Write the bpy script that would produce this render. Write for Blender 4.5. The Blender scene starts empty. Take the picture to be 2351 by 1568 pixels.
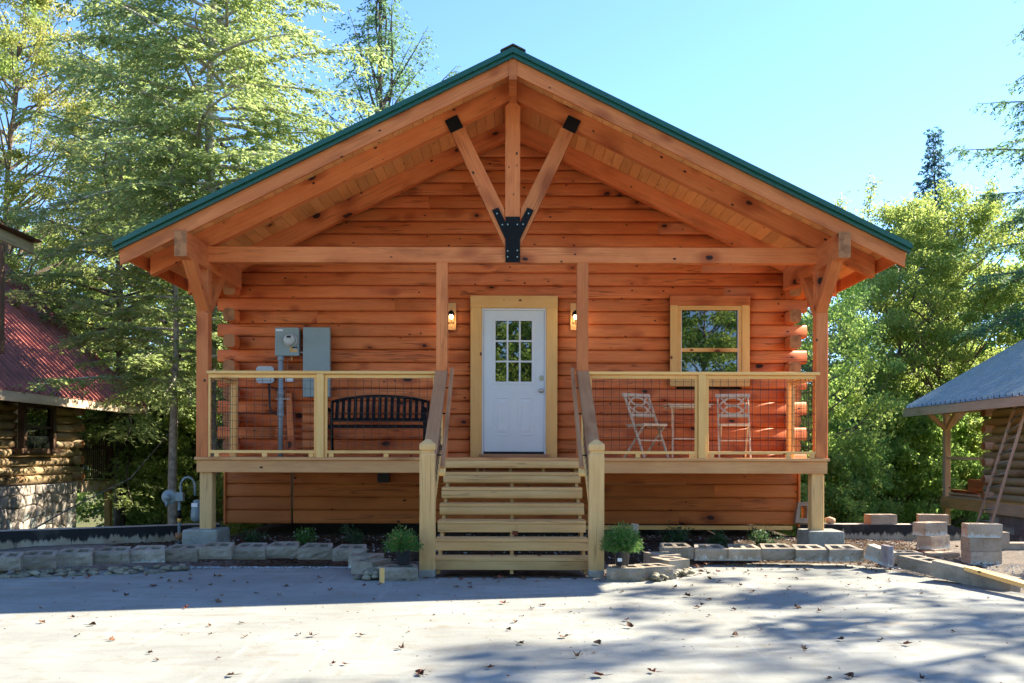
import bpy, math, random
import numpy as np
from mathutils import Vector, Matrix, noise
random.seed(7)
R = random.Random(11)
S = bpy.context.scene
COL = S.collection
rad = math.radians

# ------------------------------------------------------------------ camera, sky, sun, exposure
CZ = 1.31                      # camera height above the foot of the stairs
F, CX, YH = 2063.0, 1175.5, 1040.0   # focal length / centre / horizon of the photo at 2351 px width
cam_d = bpy.data.cameras.new('camera'); cam = bpy.data.objects.new('camera', cam_d); COL.objects.link(cam)
cam.location = (0, 0, CZ)
cam_d.sensor_width = 36.0; cam_d.lens = F / 2351.0 * 36.0
cam_d.shift_y = (YH - 784.0) / 2351.0
cam_d.clip_start = 0.1; cam_d.clip_end = 6000
cam.matrix_world = Matrix.Translation((0, 0, CZ)) @ Matrix.Rotation(rad(90), 4, 'X') @ Matrix.Rotation(rad(0.14), 4, 'Z')
S.camera = cam

SUN = Vector((1.05, 0.62, 1.0)).normalized()
W = bpy.data.worlds.new('World'); S.world = W; W.use_nodes = True
wn = W.node_tree; wn.nodes.clear()
sky = wn.nodes.new('ShaderNodeTexSky'); sky.sky_type = 'NISHITA'; sky.sun_disc = False
sky.sun_elevation = math.asin(SUN.z); sky.sun_rotation = math.atan2(SUN.x, SUN.y)
sky.altitude = 300; sky.air_density = 1.0; sky.dust_density = 0.15; sky.ozone_density = 1.0
bg = wn.nodes.new('ShaderNodeBackground'); bg.inputs['Strength'].default_value = 0.090
wo = wn.nodes.new('ShaderNodeOutputWorld')
tint = wn.nodes.new('ShaderNodeMix'); tint.data_type = 'RGBA'; tint.blend_type = 'MULTIPLY'; tint.inputs[0].default_value = 1.0; tint.inputs[7].default_value = (.61, .79, 1.03, 1)
wn.links.new(sky.outputs[0], tint.inputs[6]); wn.links.new(tint.outputs[2], bg.inputs[0]); wn.links.new(bg.outputs[0], wo.inputs[0])
sd = bpy.data.lights.new('sun', 'SUN'); sd.energy = 4.4; sd.angle = rad(0.53); sd.color = (1.0, 0.90, 0.73)
so = bpy.data.objects.new('sun', sd); COL.objects.link(so)
so.rotation_euler = SUN.to_track_quat('Z', 'Y').to_euler()
S.view_settings.view_transform = 'Standard'; S.view_settings.look = 'None'
S.view_settings.exposure = 2.08; S.view_settings.gamma = 1.0; S.view_settings.use_curve_mapping = False
S.render.engine = 'CYCLES'
S.cycles.max_bounces = 8; S.cycles.diffuse_bounces = 5; S.cycles.transparent_max_bounces = 8
S.cycles.caustics_reflective = False; S.cycles.caustics_refractive = False

# ------------------------------------------------------------------ node helpers and materials
class NT:
    def __init__(s, name):
        s.m = bpy.data.materials.new(name); s.m.use_nodes = True
        s.t = s.m.node_tree; s.b = s.t.nodes['Principled BSDF']; s.out = s.t.nodes['Material Output']
    def n(s, typ, **kw):
        nd = s.t.nodes.new(typ)
        for k, v in kw.items():
            if k.startswith('i_'):
                key = k[2:]
                nd.inputs[int(key) if key.isdigit() else key].default_value = v
            else: setattr(nd, k, v)
        return nd
    def l(s, a, b): s.t.links.new(a, b)
    def math(s, op, a, b=None, c=None, clamp=False):
        nd = s.n('ShaderNodeMath', operation=op); nd.use_clamp = clamp
        for i, v in enumerate((a, b, c)):
            if v is None: continue
            if isinstance(v, (int, float)): nd.inputs[i].default_value = v
            else: s.l(v, nd.inputs[i])
        return nd.outputs[0]
    def mr(s, v, a, b, c=0.0, d=1.0, smooth=True):
        nd = s.n('ShaderNodeMapRange'); nd.interpolation_type = 'SMOOTHSTEP' if smooth else 'LINEAR'
        s.l(v, nd.inputs[0])
        for i, x in enumerate((a, b, c, d)): nd.inputs[i + 1].default_value = x
        return nd.outputs[0]
    def mix(s, f, a, b, mode='MIX'):
        nd = s.n('ShaderNodeMix', data_type='RGBA', blend_type=mode)
        for sock, v in ((nd.inputs[0], f), (nd.inputs[6], a), (nd.inputs[7], b)):
            if isinstance(v, (int, float)): sock.default_value = v
            elif isinstance(v, (tuple, list)): sock.default_value = tuple(v) + ((1,) if len(v) == 3 else ())
            else: s.l(v, sock)
        return nd.outputs[2]
    def coords(s, scale, kind='Object', rnd=True):
        tc = s.n('ShaderNodeTexCoord'); o = tc.outputs[kind]
        if rnd:
            oi = s.n('ShaderNodeObjectInfo')
            vm = s.n('ShaderNodeVectorMath', operation='MULTIPLY_ADD')
            s.l(oi.outputs['Random'], vm.inputs[0]); vm.inputs[1].default_value = (37.3, 91.7, 53.1)
            s.l(o, vm.inputs[2]); o = vm.outputs[0]
            s.rand = oi.outputs['Random']
        return s.sc(o, scale)
    def sc(s, o, scale):
        v = s.n('ShaderNodeVectorMath', operation='MULTIPLY'); s.l(o, v.inputs[0]); v.inputs[1].default_value = scale
        return v.outputs[0]
    def noise(s, vec, scale=1.0, detail=3.0, rough=0.55, dist=0.0):
        nd = s.n('ShaderNodeTexNoise'); nd.inputs['Scale'].default_value = scale
        nd.inputs['Detail'].default_value = detail; nd.inputs['Roughness'].default_value = rough
        nd.inputs['Distortion'].default_value = dist
        s.l(vec, nd.inputs['Vector']); return nd.outputs[0]
    def bump(s, h, strength=0.3, dist=0.01):
        b = s.n('ShaderNodeBump'); b.inputs['Strength'].default_value = strength; b.inputs['Distance'].default_value = dist
        s.l(h, b.inputs['Height']); s.l(b.outputs[0], s.b.inputs['Normal'])

def wood(name, c1, c2, knot=(0.035, 0.012, 0.005), kd=0.35, rough=0.62, cell=3.0, var=0.3, blotch=0.35, crack=0.0, spec=0.3):
    m = NT(name)
    o = m.coords((1, 1, 1))
    warp = m.noise(m.sc(o, (1.2, 5, 5)), 1.0, 2)
    g = m.noise(m.sc(o, (1.6, 34, 34)), 1.0, 5, 0.6, 0.6)
    g2 = m.noise(m.sc(o, (5.0, 120, 120)), 1.0, 3, 0.6)
    b = m.noise(m.sc(o, (1.1, 4, 4)), 1.0, 3, 0.6)
    f = m.mr(g, 0.3, 0.7)
    fb = m.math('ADD', m.math('MULTIPLY', f, .45), m.math('MULTIPLY', m.mr(m.noise(m.sc(o, (1.3, 3, 3)), 1.0, 4, .6), .3, .7), .55))
    col = m.mix(fb, c1, c2)
    col = m.mix(m.mr(g2, 0.35, 0.75, 0.0, 0.18), col, (c1[0]*.55, c1[1]*.5, c1[2]*.45))
    col = m.mix(m.mr(b, 0.5, 0.78, 0.0, blotch), col, (c1[0]*.45, c1[1]*.38, c1[2]*.35))
    # knots
    wv = m.n('ShaderNodeVectorMath', operation='MULTIPLY_ADD')
    m.l(warp, wv.inputs[0]); wv.inputs[1].default_value = (.25, .25, .25); m.l(m.sc(o, (cell*.62, cell*.7, cell)), wv.inputs[2])
    vo = m.n('ShaderNodeTexVoronoi'); vo.inputs['Scale'].default_value = 1.0; m.l(wv.outputs[0], vo.inputs['Vector'])
    sep = m.n('ShaderNodeSeparateColor'); m.l(vo.outputs['Color'], sep.inputs[0])
    has = m.mr(sep.outputs[0], 1.0-kd-.02, 1.0-kd)
    size = m.mr(sep.outputs[1], 0, 1, 0.6, 1.35, False)
    d = m.math('DIVIDE', vo.outputs['Distance'], size)
    core = m.math('MULTIPLY', m.mr(d, 0.115, 0.08), has)
    ring = m.math('MULTIPLY', m.mr(d, 0.40, 0.08, 0, 0.75), has)
    col = m.mix(ring, col, (c1[0]*.5, c1[1]*.34, c1[2]*.28))
    col = m.mix(core, col, knot)
    v2 = m.n('ShaderNodeTexVoronoi'); v2.inputs['Scale'].default_value = 1.0
    m.l(m.sc(o, (cell*1.9, cell*2.3, cell*3.1)), v2.inputs['Vector'])
    s2 = m.n('ShaderNodeSeparateColor'); m.l(v2.outputs['Color'], s2.inputs[0])
    c2k = m.math('MULTIPLY', m.mr(v2.outputs['Distance'], 0.15, 0.09), m.mr(s2.outputs[0], 1-kd*.35-.02, 1-kd*.35))
    col = m.mix(c2k, col, knot)
    if crack:
        ck = m.noise(m.sc(o, (0.55, 14, 14)), 1.0, 2, 0.5)
        ln = m.math('ABSOLUTE', m.math('SUBTRACT', ck, 0.5))
        gate = m.mr(m.noise(m.sc(o, (.9, 3, 3)), 1.0, 1), 0.50, 0.58)
        cr = m.math('MULTIPLY', m.mr(ln, 0.020, 0.006), gate)
        col = m.mix(m.math('MULTIPLY', cr, crack), col, (c1[0]*.15, c1[1]*.12, c1[2]*.1))
    val = m.mr(m.rand, 0, 1, 1.0-var, 1.0+var*.35, False)
    cc = m.n('ShaderNodeCombineColor'); 
    for i in range(3): m.l(val, cc.inputs[i])
    col = m.mix(1.0, col, cc.outputs[0], 'MULTIPLY')
    m.l(col, m.b.inputs['Base Color'])
    m.b.inputs['Roughness'].default_value = rough
    m.b.inputs['Specular IOR Level'].default_value = spec
    m.bump(m.math('ADD', g2, m.math('MULTIPLY', core, -1.2)), 0.25, 0.004)
    return m.m

def endgrain(name, c1, c2):
    m = NT(name); o = m.coords((1, 1, 1))
    w = m.n('ShaderNodeTexWave'); w.wave_type = 'RINGS'; w.rings_direction = 'X'
    w.inputs['Scale'].default_value = 38; w.inputs['Distortion'].default_value = 2.0; w.inputs['Detail'].default_value = 2
    tc = m.n('ShaderNodeTexCoord'); m.l(tc.outputs['Object'], w.inputs[0])
    b = m.noise(m.sc(o, (9, 9, 9)), 1, 3)
    col = m.mix(w.outputs['Fac'], c1, c2); col = m.mix(m.mr(b, .45, .7, 0, .6), col, (c1[0]*.35, c1[1]*.3, c1[2]*.3))
    m.l(col, m.b.inputs['Base Color']); m.b.inputs['Roughness'].default_value = .8
    return m.m

def plain(name, c, rough=0.5, metal=0.0, nz=0.12, ns=6.0, bump=0.0, bs=60, spec=0.5, var=0.0):
    m = NT(name); o = m.coords((1, 1, 1))
    n = m.noise(m.sc(o, (ns, ns, ns)), 1, 4, 0.6)
    col = m.mix(m.mr(n, .3, .7), tuple(x*(1-nz) for x in c), tuple(min(1, x*(1+nz)) for x in c))
    if var:
        val = m.mr(m.rand, 0, 1, 1-var, 1+var, False); cc = m.n('ShaderNodeCombineColor')
        for i in range(3): m.l(val, cc.inputs[i])
        col = m.mix(1.0, col, cc.outputs[0], 'MULTIPLY')
    m.l(col, m.b.inputs['Base Color']); m.b.inputs['Roughness'].default_value = rough
    m.b.inputs['Metallic'].default_value = metal; m.b.inputs['Specular IOR Level'].default_value = spec
    if bump:
        b = m.noise(m.sc(o, (bs, bs, bs)), 1, 3); m.bump(b, bump, 0.006)
    return m.m

def blockmat(name, c1, c2, c3):
    m = NT(name); o = m.coords((1, 1, 1))
    a = m.noise(m.sc(o, (5, 5, 5)), 1, 4); b = m.noise(m.sc(o, (90, 90, 90)), 1, 3, .7); c = m.noise(m.sc(o, (2, 2, 9)), 1, 4)
    col = m.mix(m.mr(a, .35, .65), c1, c2)
    col = m.mix(m.mr(b, .58, .72, 0, .75), col, c3)
    col = m.mix(m.mr(b, .42, .3, 0, .6), col, tuple(x*.35 for x in c1))
    col = m.mix(m.mr(c, .58, .75, 0, .5), col, tuple(x*.5 for x in c1))
    val = m.mr(m.rand, 0, 1, .78, 1.15, False); cc = m.n('ShaderNodeCombineColor')
    for i in range(3): m.l(val, cc.inputs[i])
    col = m.mix(1.0, col, cc.outputs[0], 'MULTIPLY')
    tco = m.n('ShaderNodeTexCoord'); sz = m.n('ShaderNodeSeparateXYZ'); m.l(tco.outputs['Object'], sz.inputs[0])
    hz = m.math('ADD', sz.outputs[2], m.math('MULTIPLY', m.math('SUBTRACT', m.noise(m.sc(o, (22, 22, 9)), 1, 4, .7), .5), .22))
    col = m.mix(m.math('MULTIPLY', m.mr(hz, .05, .01, 0, .8), m.mr(m.rand, .45, .55)), col, (.55, .58, .54))
    col = m.mix(m.mr(m.noise(m.sc(o, (13, 13, 13)), 1, 4, .6), .6, .7, 0, .5), col, (.10, .095, .05))
    m.l(col, m.b.inputs['Base Color']); m.b.inputs['Roughness'].default_value = .9; m.b.inputs['Specular IOR Level'].default_value = .2
    m.bump(b, .6, .006)
    return m.m

def leafmat(name, c1, c2, c3, trans=0.45, scale=0.5, rough=0.55):
    m = NT(name)
    geo = m.n('ShaderNodeNewGeometry'); tc = m.n('ShaderNodeTexCoord')
    n = m.noise(tc.outputs['Object'], scale, 3, .6)
    col = m.mix(geo.outputs['Random Per Island'], c1, c2)
    col = m.mix(m.mr(n, .42, .66), col, c3)
    m.l(col, m.b.inputs['Base Color']); m.b.inputs['Roughness'].default_value = rough; m.b.inputs['Specular IOR Level'].default_value = .35
    tr = m.n('ShaderNodeBsdfTranslucent')
    hs = m.n('ShaderNodeHueSaturation'); hs.inputs['Saturation'].default_value = .95; hs.inputs['Value'].default_value = 2.2
    m.l(col, hs.inputs['Color']); m.l(hs.outputs[0], tr.inputs[0])
    mx = m.n('ShaderNodeMixShader'); mx.inputs[0].default_value = trans
    m.l(m.b.outputs[0], mx.inputs[1]); m.l(tr.outputs[0], mx.inputs[2]); m.l(mx.outputs[0], m.out.inputs[0])
    return m.m

M = {}
M['log'] = wood('stained_log_wood', (.68, .155, .040), (.84, .262, .076), kd=.85, cell=3.5, var=.17, blotch=.5, crack=.6)
M['beam'] = wood('stained_beam_wood', (.64, .165, .045), (.80, .265, .082), kd=.78, cell=2.9, var=.2, blotch=.62, crack=.3)
M['soffit'] = wood('soffit_pine', (.84, .375, .115), (.94, .50, .19), kd=.18, cell=3.6, var=.22)
M['cream'] = wood('rail_pine', (.90, .47, .14), (.97, .60, .22), knot=(.12, .05, .02), kd=.3, cell=2.4, var=.12, blotch=.15)
M['trim'] = wood('trim_pine', (.82, .42, .125), (.92, .54, .18), knot=(.14, .035, .01), kd=.45, cell=2.3, var=.1, blotch=.15)
M['fascia'] = wood('deck_fascia_pine', (.66, .30, .11), (.80, .42, .17), knot=(.09, .035, .015), kd=.5, cell=2.6, var=.12, blotch=.4)
M['treated'] = wood('treated_pine', (.70, .395, .145), (.84, .52, .22), knot=(.12, .06, .025), kd=.3, cell=2.2, var=.16, blotch=.35, crack=.4)
M['weathered'] = wood('weathered_rail_wood', (.42, .19, .08), (.56, .29, .14), knot=(.03, .012, .008), kd=.4, cell=2.5, var=.15, blotch=.7)
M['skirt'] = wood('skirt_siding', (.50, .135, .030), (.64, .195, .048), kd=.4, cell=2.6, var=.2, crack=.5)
M['tan'] = wood('raw_log_wood', (.66, .47, .31), (.80, .62, .44), kd=.35, cell=2.5, var=.18)
M['oldlog'] = wood('old_log_wood', (.36, .25, .13), (.52, .38, .21), kd=.3, cell=2.5, var=.22, crack=.5)
M['darkwood'] = wood('dark_brown_wood', (.07, .035, .02), (.12, .065, .035), kd=.2, var=.2)
M['end'] = endgrain('log_end_grain', (.34, .135, .045), (.50, .21, .08))
M['bronze'] = plain('black_steel', (.006, .006, .006), .6, 0, spec=.2)
M['bench'] = plain('black_bench_paint', (.004, .004, .004), .6, 0, spec=.2)
M['green'] = plain('green_painted_metal', (.004, .072, .043), .32, 0, .05, spec=.6)
M['red'] = plain('red_painted_metal', (.30, .085, .06), .45, 0, .3, 3, spec=.6)
M['bluegrey'] = plain('blue_grey_metal', (.37, .42, .44), .38, .6, .1, spec=.6)
M['white'] = plain('white_door_paint', (.74, .77, .75), .45, 0, .02)
M['vinyl'] = plain('white_vinyl', (.8, .8, .78), .5, 0, .02)
M['greybox'] = plain('grey_electrical_enamel', (.27, .33, .31), .4, 0, .04)
M['pvc'] = plain('grey_conduit_plastic', (.30, .36, .38), .5, 0, .05)
M['palebox'] = plain('pale_grey_plastic', (.45, .48, .47), .5, 0, .04)
M['steel'] = plain('galvanised_steel', (.45, .46, .45), .4, .7, .15)
M['nickel'] = plain('satin_nickel', (.5, .48, .43), .3, .9, .05)
M['wire'] = plain('dark_wire', (.06, .05, .045), .5, .5)
M['furn'] = plain('cream_furniture_paint', (.66, .53, .36), .55, 0, .15, 20)
M['pot'] = plain('black_plastic_pot', (.025, .027, .03), .5)
M['label'] = plain('white_label', (.75, .75, .75), .5)
M['orange'] = plain('orange_label', (.75, .38, .08), .5)
M['black'] = plain('black_print', (.01, .01, .01), .6)
M['meterglass'] = plain('meter_face', (.52, .54, .5), .15, 0, .1, 40)
M['gas'] = plain('gas_meter_grey', (.20, .25, .26), .5, .1, .1)
M['block'] = blockmat('split_face_block', (.27, .225, .165), (.38, .325, .25), (.52, .48, .42))
M['tanblock'] = blockmat('tan_block', (.36, .27, .19), (.45, .35, .26), (.58, .50, .42))
M['cmu'] = blockmat('grey_masonry_block', (.26, .23, .24), (.34, .30, .31), (.42, .40, .40))
M['pier'] = blockmat('poured_footing', (.22, .22, .18), (.31, .31, .26), (.45, .45, .4))
M['stoneface'] = blockmat('field_stone', (.42, .36, .30), (.56, .49, .42), (.66, .6, .54))
M['river'] = plain('river_stone', (.21, .185, .125), .6, 0, .3, 14, .2, 40, .3, .35)
M['rock'] = plain('tan_rock', (.5, .3, .17), .9, 0, .2, 20, .5)
M['leafdry'] = plain('dry_leaf', (.15, .075, .04), .75, 0, .45, 30, 0, 60, .2, .5)
M['leafred'] = plain('red_dry_leaf', (.22, .06, .03), .75, 0, .4, 30, 0, 60, .2, .4)
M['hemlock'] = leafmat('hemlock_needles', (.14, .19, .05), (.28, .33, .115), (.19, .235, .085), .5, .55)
M['hemlock2'] = leafmat('shaded_hemlock_needles', (.055, .12, .055), (.13, .21, .085), (.09, .16, .07), .48, .5)  # darker copy of the hemlock needles, shade put into the colour
M['spruce'] = leafmat('blue_spruce_needles', (.03, .09, .10), (.07, .15, .15), (.05, .12, .12), .35, .8)
M['maple'] = leafmat('yellowing_maple_leaves', (.14, .20, .035), (.27, .31, .07), (.22, .27, .06), .5, .5)
M['gold'] = leafmat('golden_leaves', (.20, .22, .05), (.38, .33, .09), (.16, .22, .05), .5, .4)
M['greenleaf'] = leafmat('green_broad_leaves', (.10, .19, .035), (.22, .32, .07), (.27, .34, .08), .55, .6)
M['under'] = leafmat('understory_leaves', (.12, .21, .045), (.29, .39, .09), (.17, .27, .065), .55, .5)
M['bark'] = plain('grey_bark', (.16, .125, .095), .9, 0, .4, 9, .6, 40, .1)
M['palebark'] = plain('pale_bark', (.42, .38, .31), .85, 0, .35, 8, .5, 40, .1)
M['mum'] = leafmat('mum_foliage', (.045, .13, .02), (.11, .24, .04), (.07, .16, .03), .3, 6)
M['mumbud'] = plain('orange_bud', (.5, .2, .07), .7)
M['mumred'] = plain('purple_green_bud', (.20, .17, .07), .7)
M['petal'] = plain('white_petal', (.8, .8, .76), .6)
M['shrub'] = leafmat('shrub_leaves', (.03, .07, .02), (.07, .13, .035), (.05, .09, .04), .25, 5)
M['rubber'] = plain('black_cable', (.015, .015, .015), .6)

def lampglass():
    m = NT('lit_bulb'); m.b.inputs['Base Color'].default_value = (.9, .85, .7, 1)
    m.b.inputs['Emission Color'].default_value = (1, .78, .45, 1); m.b.inputs['Emission Strength'].default_value = 2.5
    return m.m
M['bulb'] = lampglass()
def clearglass():
    m = NT('lantern_glass'); m.b.inputs['Base Color'].default_value = (1, .97, .9, 1); m.b.inputs['Roughness'].default_value = .02
    m.b.inputs['Transmission Weight'].default_value = 1; m.b.inputs['IOR'].default_value = 1.05
    return m.m
M['clear'] = clearglass()
def pane():
    m = NT('window_pane'); m.b.inputs['Base Color'].default_value = (.008, .010, .009, 1)
    m.b.inputs['Roughness'].default_value = .01; m.b.inputs['IOR'].default_value = 2.3
    m.b.inputs['Specular IOR Level'].default_value = .5
    o = m.coords((1, 1, 1)); n = m.noise(m.sc(o, (2.5, 2.5, 2.5)), 1, 2); m.bump(n, .05, .01)
    return m.m
M['pane'] = pane()

def concrete():
    m = NT('concrete_slab'); tc = m.n('ShaderNodeTexCoord'); o = tc.outputs['Object']
    a = m.noise(o, .9, 5, .6); b = m.noise(o, 42, 5, .8); c = m.noise(m.sc(o, (1.0, 4.0, 1)), 1.3, 5, .65, .8); d = m.noise(o, 4.5, 5, .7)
    e = m.noise(m.sc(o, (7.0, .7, 1)), 1.0, 3, .6)
    col = m.mix(m.mr(a, .3, .7), (.225, .23, .205), (.30, .305, .275))
    col = m.mix(m.mr(c, .46, .70, 0, .6), col, (.20, .19, .165))
    col = m.mix(m.mr(d, .52, .70, 0, .6), col, (.205, .18, .135))
    col = m.mix(m.mr(e, .58, .74, 0, .35), col, (.40, .40, .38))
    pit = m.mr(b, .40, .29)
    zone = m.mr(m.noise(o, 1.7, 3, .6), .35, .62, .15, 1)
    col = m.mix(m.math('MULTIPLY', m.math('MULTIPLY', pit, zone), .9), col, (.13, .12, .10))
    col = m.mix(m.mr(b, .6, .72, 0, .4), col, (.42, .42, .39))
    # rusty spots
    v = m.n('ShaderNodeTexVoronoi'); v.inputs['Scale'].default_value = .9; m.l(o, v.inputs['Vector'])
    sp = m.n('ShaderNodeSeparateColor'); m.l(v.outputs['Color'], sp.inputs[0])
    rs = m.math('MULTIPLY', m.mr(v.outputs['Distance'], .12, .02), m.mr(sp.outputs[0], .6, .65))
    col = m.mix(m.math('MULTIPLY', m.math('MULTIPLY', rs, m.mr(d, .4, .6)), .5), col, (.42, .27, .12))
    # thin crack
    v3 = m.n('ShaderNodeTexVoronoi'); v3.feature = 'DISTANCE_TO_EDGE'; v3.inputs['Scale'].default_value = .16
    wv = m.n('ShaderNodeVectorMath', operation='MULTIPLY_ADD'); m.l(c, wv.inputs[0]); wv.inputs[1].default_value = (.9, .9, .9); m.l(o, wv.inputs[2])
    m.l(wv.outputs[0], v3.inputs['Vector'])
    col = m.mix(m.mr(v3.outputs['Distance'], .0022, .0006, 0, .35), col, (.2, .19, .17))
    m.l(col, m.b.inputs['Base Color']); m.b.inputs['Roughness'].default_value = .9; m.b.inputs['Specular IOR Level'].default_value = .15
    m.bump(m.math('ADD', m.math('MULTIPLY', b, .6), m.math('MULTIPLY', d, 1.5)), .35, .012)
    return m.m
M['concrete'] = concrete()
def soil(name, c1, c2, c3, s=9):
    m = NT(name); tc = m.n('ShaderNodeTexCoord'); o = tc.outputs['Object']
    a = m.noise(o, s, 5, .7); b = m.noise(o, s*6, 4, .7)
    col = m.mix(m.mr(a, .35, .65), c1, c2); col = m.mix(m.mr(b, .58, .7), col, c3)
    m.l(col, m.b.inputs['Base Color']); m.b.inputs['Roughness'].default_value = .95; m.b.inputs['Specular IOR Level'].default_value = .1
    m.bump(b, .8, .03); return m.m
M['soil'] = soil('garden_soil', (.05, .032, .02), (.10, .07, .045), (.26, .21, .15))
M['gravelsoil'] = soil('gravelly_ground', (.16, .13, .10), (.26, .22, .18), (.42, .39, .35), 14)
M['forest'] = soil('forest_floor', (.07, .07, .03), (.14, .14, .05), (.25, .22, .09), 3)
M['gravel'] = plain('grey_gravel', (.36, .36, .35), .85, 0, .35, 50, 0, 60, .2)
M['mulch'] = plain('mulch_chips', (.12, .075, .05), .9, 0, .5, 30, 0, 60, .1)
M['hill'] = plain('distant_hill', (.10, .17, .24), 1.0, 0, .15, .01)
def tarwall():
    m = NT('tarred_concrete'); tc = m.n('ShaderNodeTexCoord'); o = tc.outputs['Object']
    sx = m.n('ShaderNodeSeparateXYZ'); m.l(o, sx.inputs[0])
    n = m.noise(m.sc(o, (11, 11, 2.2)), 1, 5, .65); n2 = m.noise(m.sc(o, (4, 4, 4)), 1, 5)
    h = m.math('ADD', sx.outputs[2], m.math('MULTIPLY', m.math('SUBTRACT', n, .5), .34))
    f = m.mr(h, .14, .19)
    top = m.mr(sx.outputs[2], .296, .299)
    con = m.mix(m.mr(n2, .35, .65), (.30, .24, .15), (.42, .36, .26)); con = m.mix(m.mr(n, .56, .68, 0, .7), con, (.06, .05, .035))
    tar = m.mix(m.mr(n2, .55, .7), (.012, .011, .010), (.05, .045, .035)); tar = m.mix(m.mr(n, .66, .72, 0, .4), tar, (.3, .24, .15))
    col = m.mix(f, con, tar); col = m.mix(top, col, (.33, .29, .24))
    m.l(col, m.b.inputs['Base Color']); m.b.inputs['Roughness'].default_value = .85; m.bump(n2, .5, .01)
    return m.m
M['tar'] = tarwall()

# ------------------------------------------------------------------ object helpers
WM = {}
def P(x, y, d):      # a photo pixel (2351 px wide) at a real distance d -> world point
    return Vector(((x - CX) * d / F, d, CZ - (y - YH) * d / F))
def tag(o, label, cat, group=None, kind=None):
    if label: o['label'] = label
    if cat: o['category'] = cat
    if group: o['group'] = group
    if kind: o['kind'] = kind
    return o
def link(o, Mx, parent=None):
    COL.objects.link(o)
    if parent is not None:
        o.parent = parent; o.matrix_parent_inverse = WM[parent.name].inverted()
    o.matrix_basis = Mx; WM[o.name] = Mx.copy(); return o
def root(name, label, cat, loc, group=None, rz=0):
    o = bpy.data.objects.new(name, None); o.empty_display_size = .1
    link(o, Matrix.Translation(loc) @ Matrix.Rotation(rz, 4, 'Z')); return tag(o, label, cat, group)
def mesh(name, verts, faces, mat, smooth=False):
    me = bpy.data.meshes.new(name); me.from_pydata([tuple(v) for v in verts], [], faces)
    for q in (mat if isinstance(mat, (list, tuple)) else [mat]): me.materials.append(M[q] if isinstance(q, str) else q)
    if smooth: me.polygons.foreach_set('use_smooth', [True]*len(me.polygons))
    me.update(); return me
def obj(name, verts, faces, mat, parent=None, Mx=None, smooth=False):
    return link(bpy.data.objects.new(name, mesh(name, verts, faces, mat, smooth)), Mx or Matrix(), parent)
def frame(p0, p1, up=(0, 0, 1)):
    x = (Vector(p1) - Vector(p0)).normalized(); u = Vector(up)
    if abs(x.dot(u)) > .98: u = Vector((0, 1, 0))
    y = u.cross(x).normalized(); z = x.cross(y)
    m = Matrix((x, y, z)).transposed().to_4x4(); m.translation = Vector(p0); return m
def prism(profile, L, cap=None):           # profile: (y,z) loop, extruded along local x
    n = len(profile)
    v = [(0, y, z) for y, z in profile] + [(L, y, z) for y, z in profile]
    f = [(i, (i+1) % n, n+(i+1) % n, n+i) for i in range(n)]
    f += [tuple(range(n))[::-1], tuple(range(n, 2*n))]
    return v, f
def rect(w, h, c=.005):
    a, b = w/2, h/2; c = min(c, a*.4, b*.4)
    return [(-a+c, -b), (a-c, -b), (a, -b+c), (a, b-c), (a-c, b), (-a+c, b), (-a, b-c), (-a, -b+c)]
def beam(name, p0, p1, w, h, mat, parent=None, up=(0, 0, 1), c=.005, endmat=None, profile=None, smooth=False):
    p0, p1 = Vector(p0), Vector(p1); v, f = prism(profile or rect(w, h, c), (p1-p0).length)
    me = mesh(name, v, f, [mat, endmat] if endmat else mat)
    if endmat:
        me.polygons[len(f)-1].material_index = 1; me.polygons[len(f)-2].material_index = 1
    if smooth:
        for p in me.polygons[:-2]: p.use_smooth = True
    return link(bpy.data.objects.new(name, me), frame(p0, p1, up), parent)
def box(name, x0, x1, y0, y1, z0, z1, mat, parent=None, c=.004, axis=None):
    d = (x1-x0, y1-y0, z1-z0); a = axis if axis is not None else d.index(max(d))
    cx, cy, cz = (x0+x1)/2, (y0+y1)/2, (z0+z1)/2
    if a == 0: return beam(name, (x0, cy, cz), (x1, cy, cz), d[1], d[2], mat, parent, c=c)
    if a == 1: return beam(name, (cx, y0, cz), (cx, y1, cz), d[0], d[2], mat, parent, c=c)
    return beam(name, (cx, cy, z0), (cx, cy, z1), d[0], d[1], mat, parent, up=(0, 1, 0), c=c)
def slab(name, pts, y0, y1, mat, parent=None, ang=0.0):
    """polygon pts in the XZ plane extruded from y0 to y1; local x turned by ang so the grain follows"""
    ca, sa = math.cos(ang), math.sin(ang); ox, oz = pts[0]
    q = [((x-ox)*ca + (z-oz)*sa, -(x-ox)*sa + (z-oz)*ca) for x, z in pts]; n = len(q)
    area = sum(q[i][0]*q[(i+1) % n][1]-q[(i+1) % n][0]*q[i][1] for i in range(n))
    if area < 0: q = q[::-1]
    v = [(a, 0, b) for a, b in q] + [(a, y1-y0, b) for a, b in q]
    f = [tuple(range(n)), tuple(range(n, 2*n))[::-1]] + [(i+n, (i+1) % n + n, (i+1) % n, i) for i in range(n)]
    Mx = Matrix.Translation((ox, y0, oz)) @ Matrix.Rotation(-ang, 4, 'Y')
    return obj(name, v, f, mat, parent, Mx)
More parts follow.
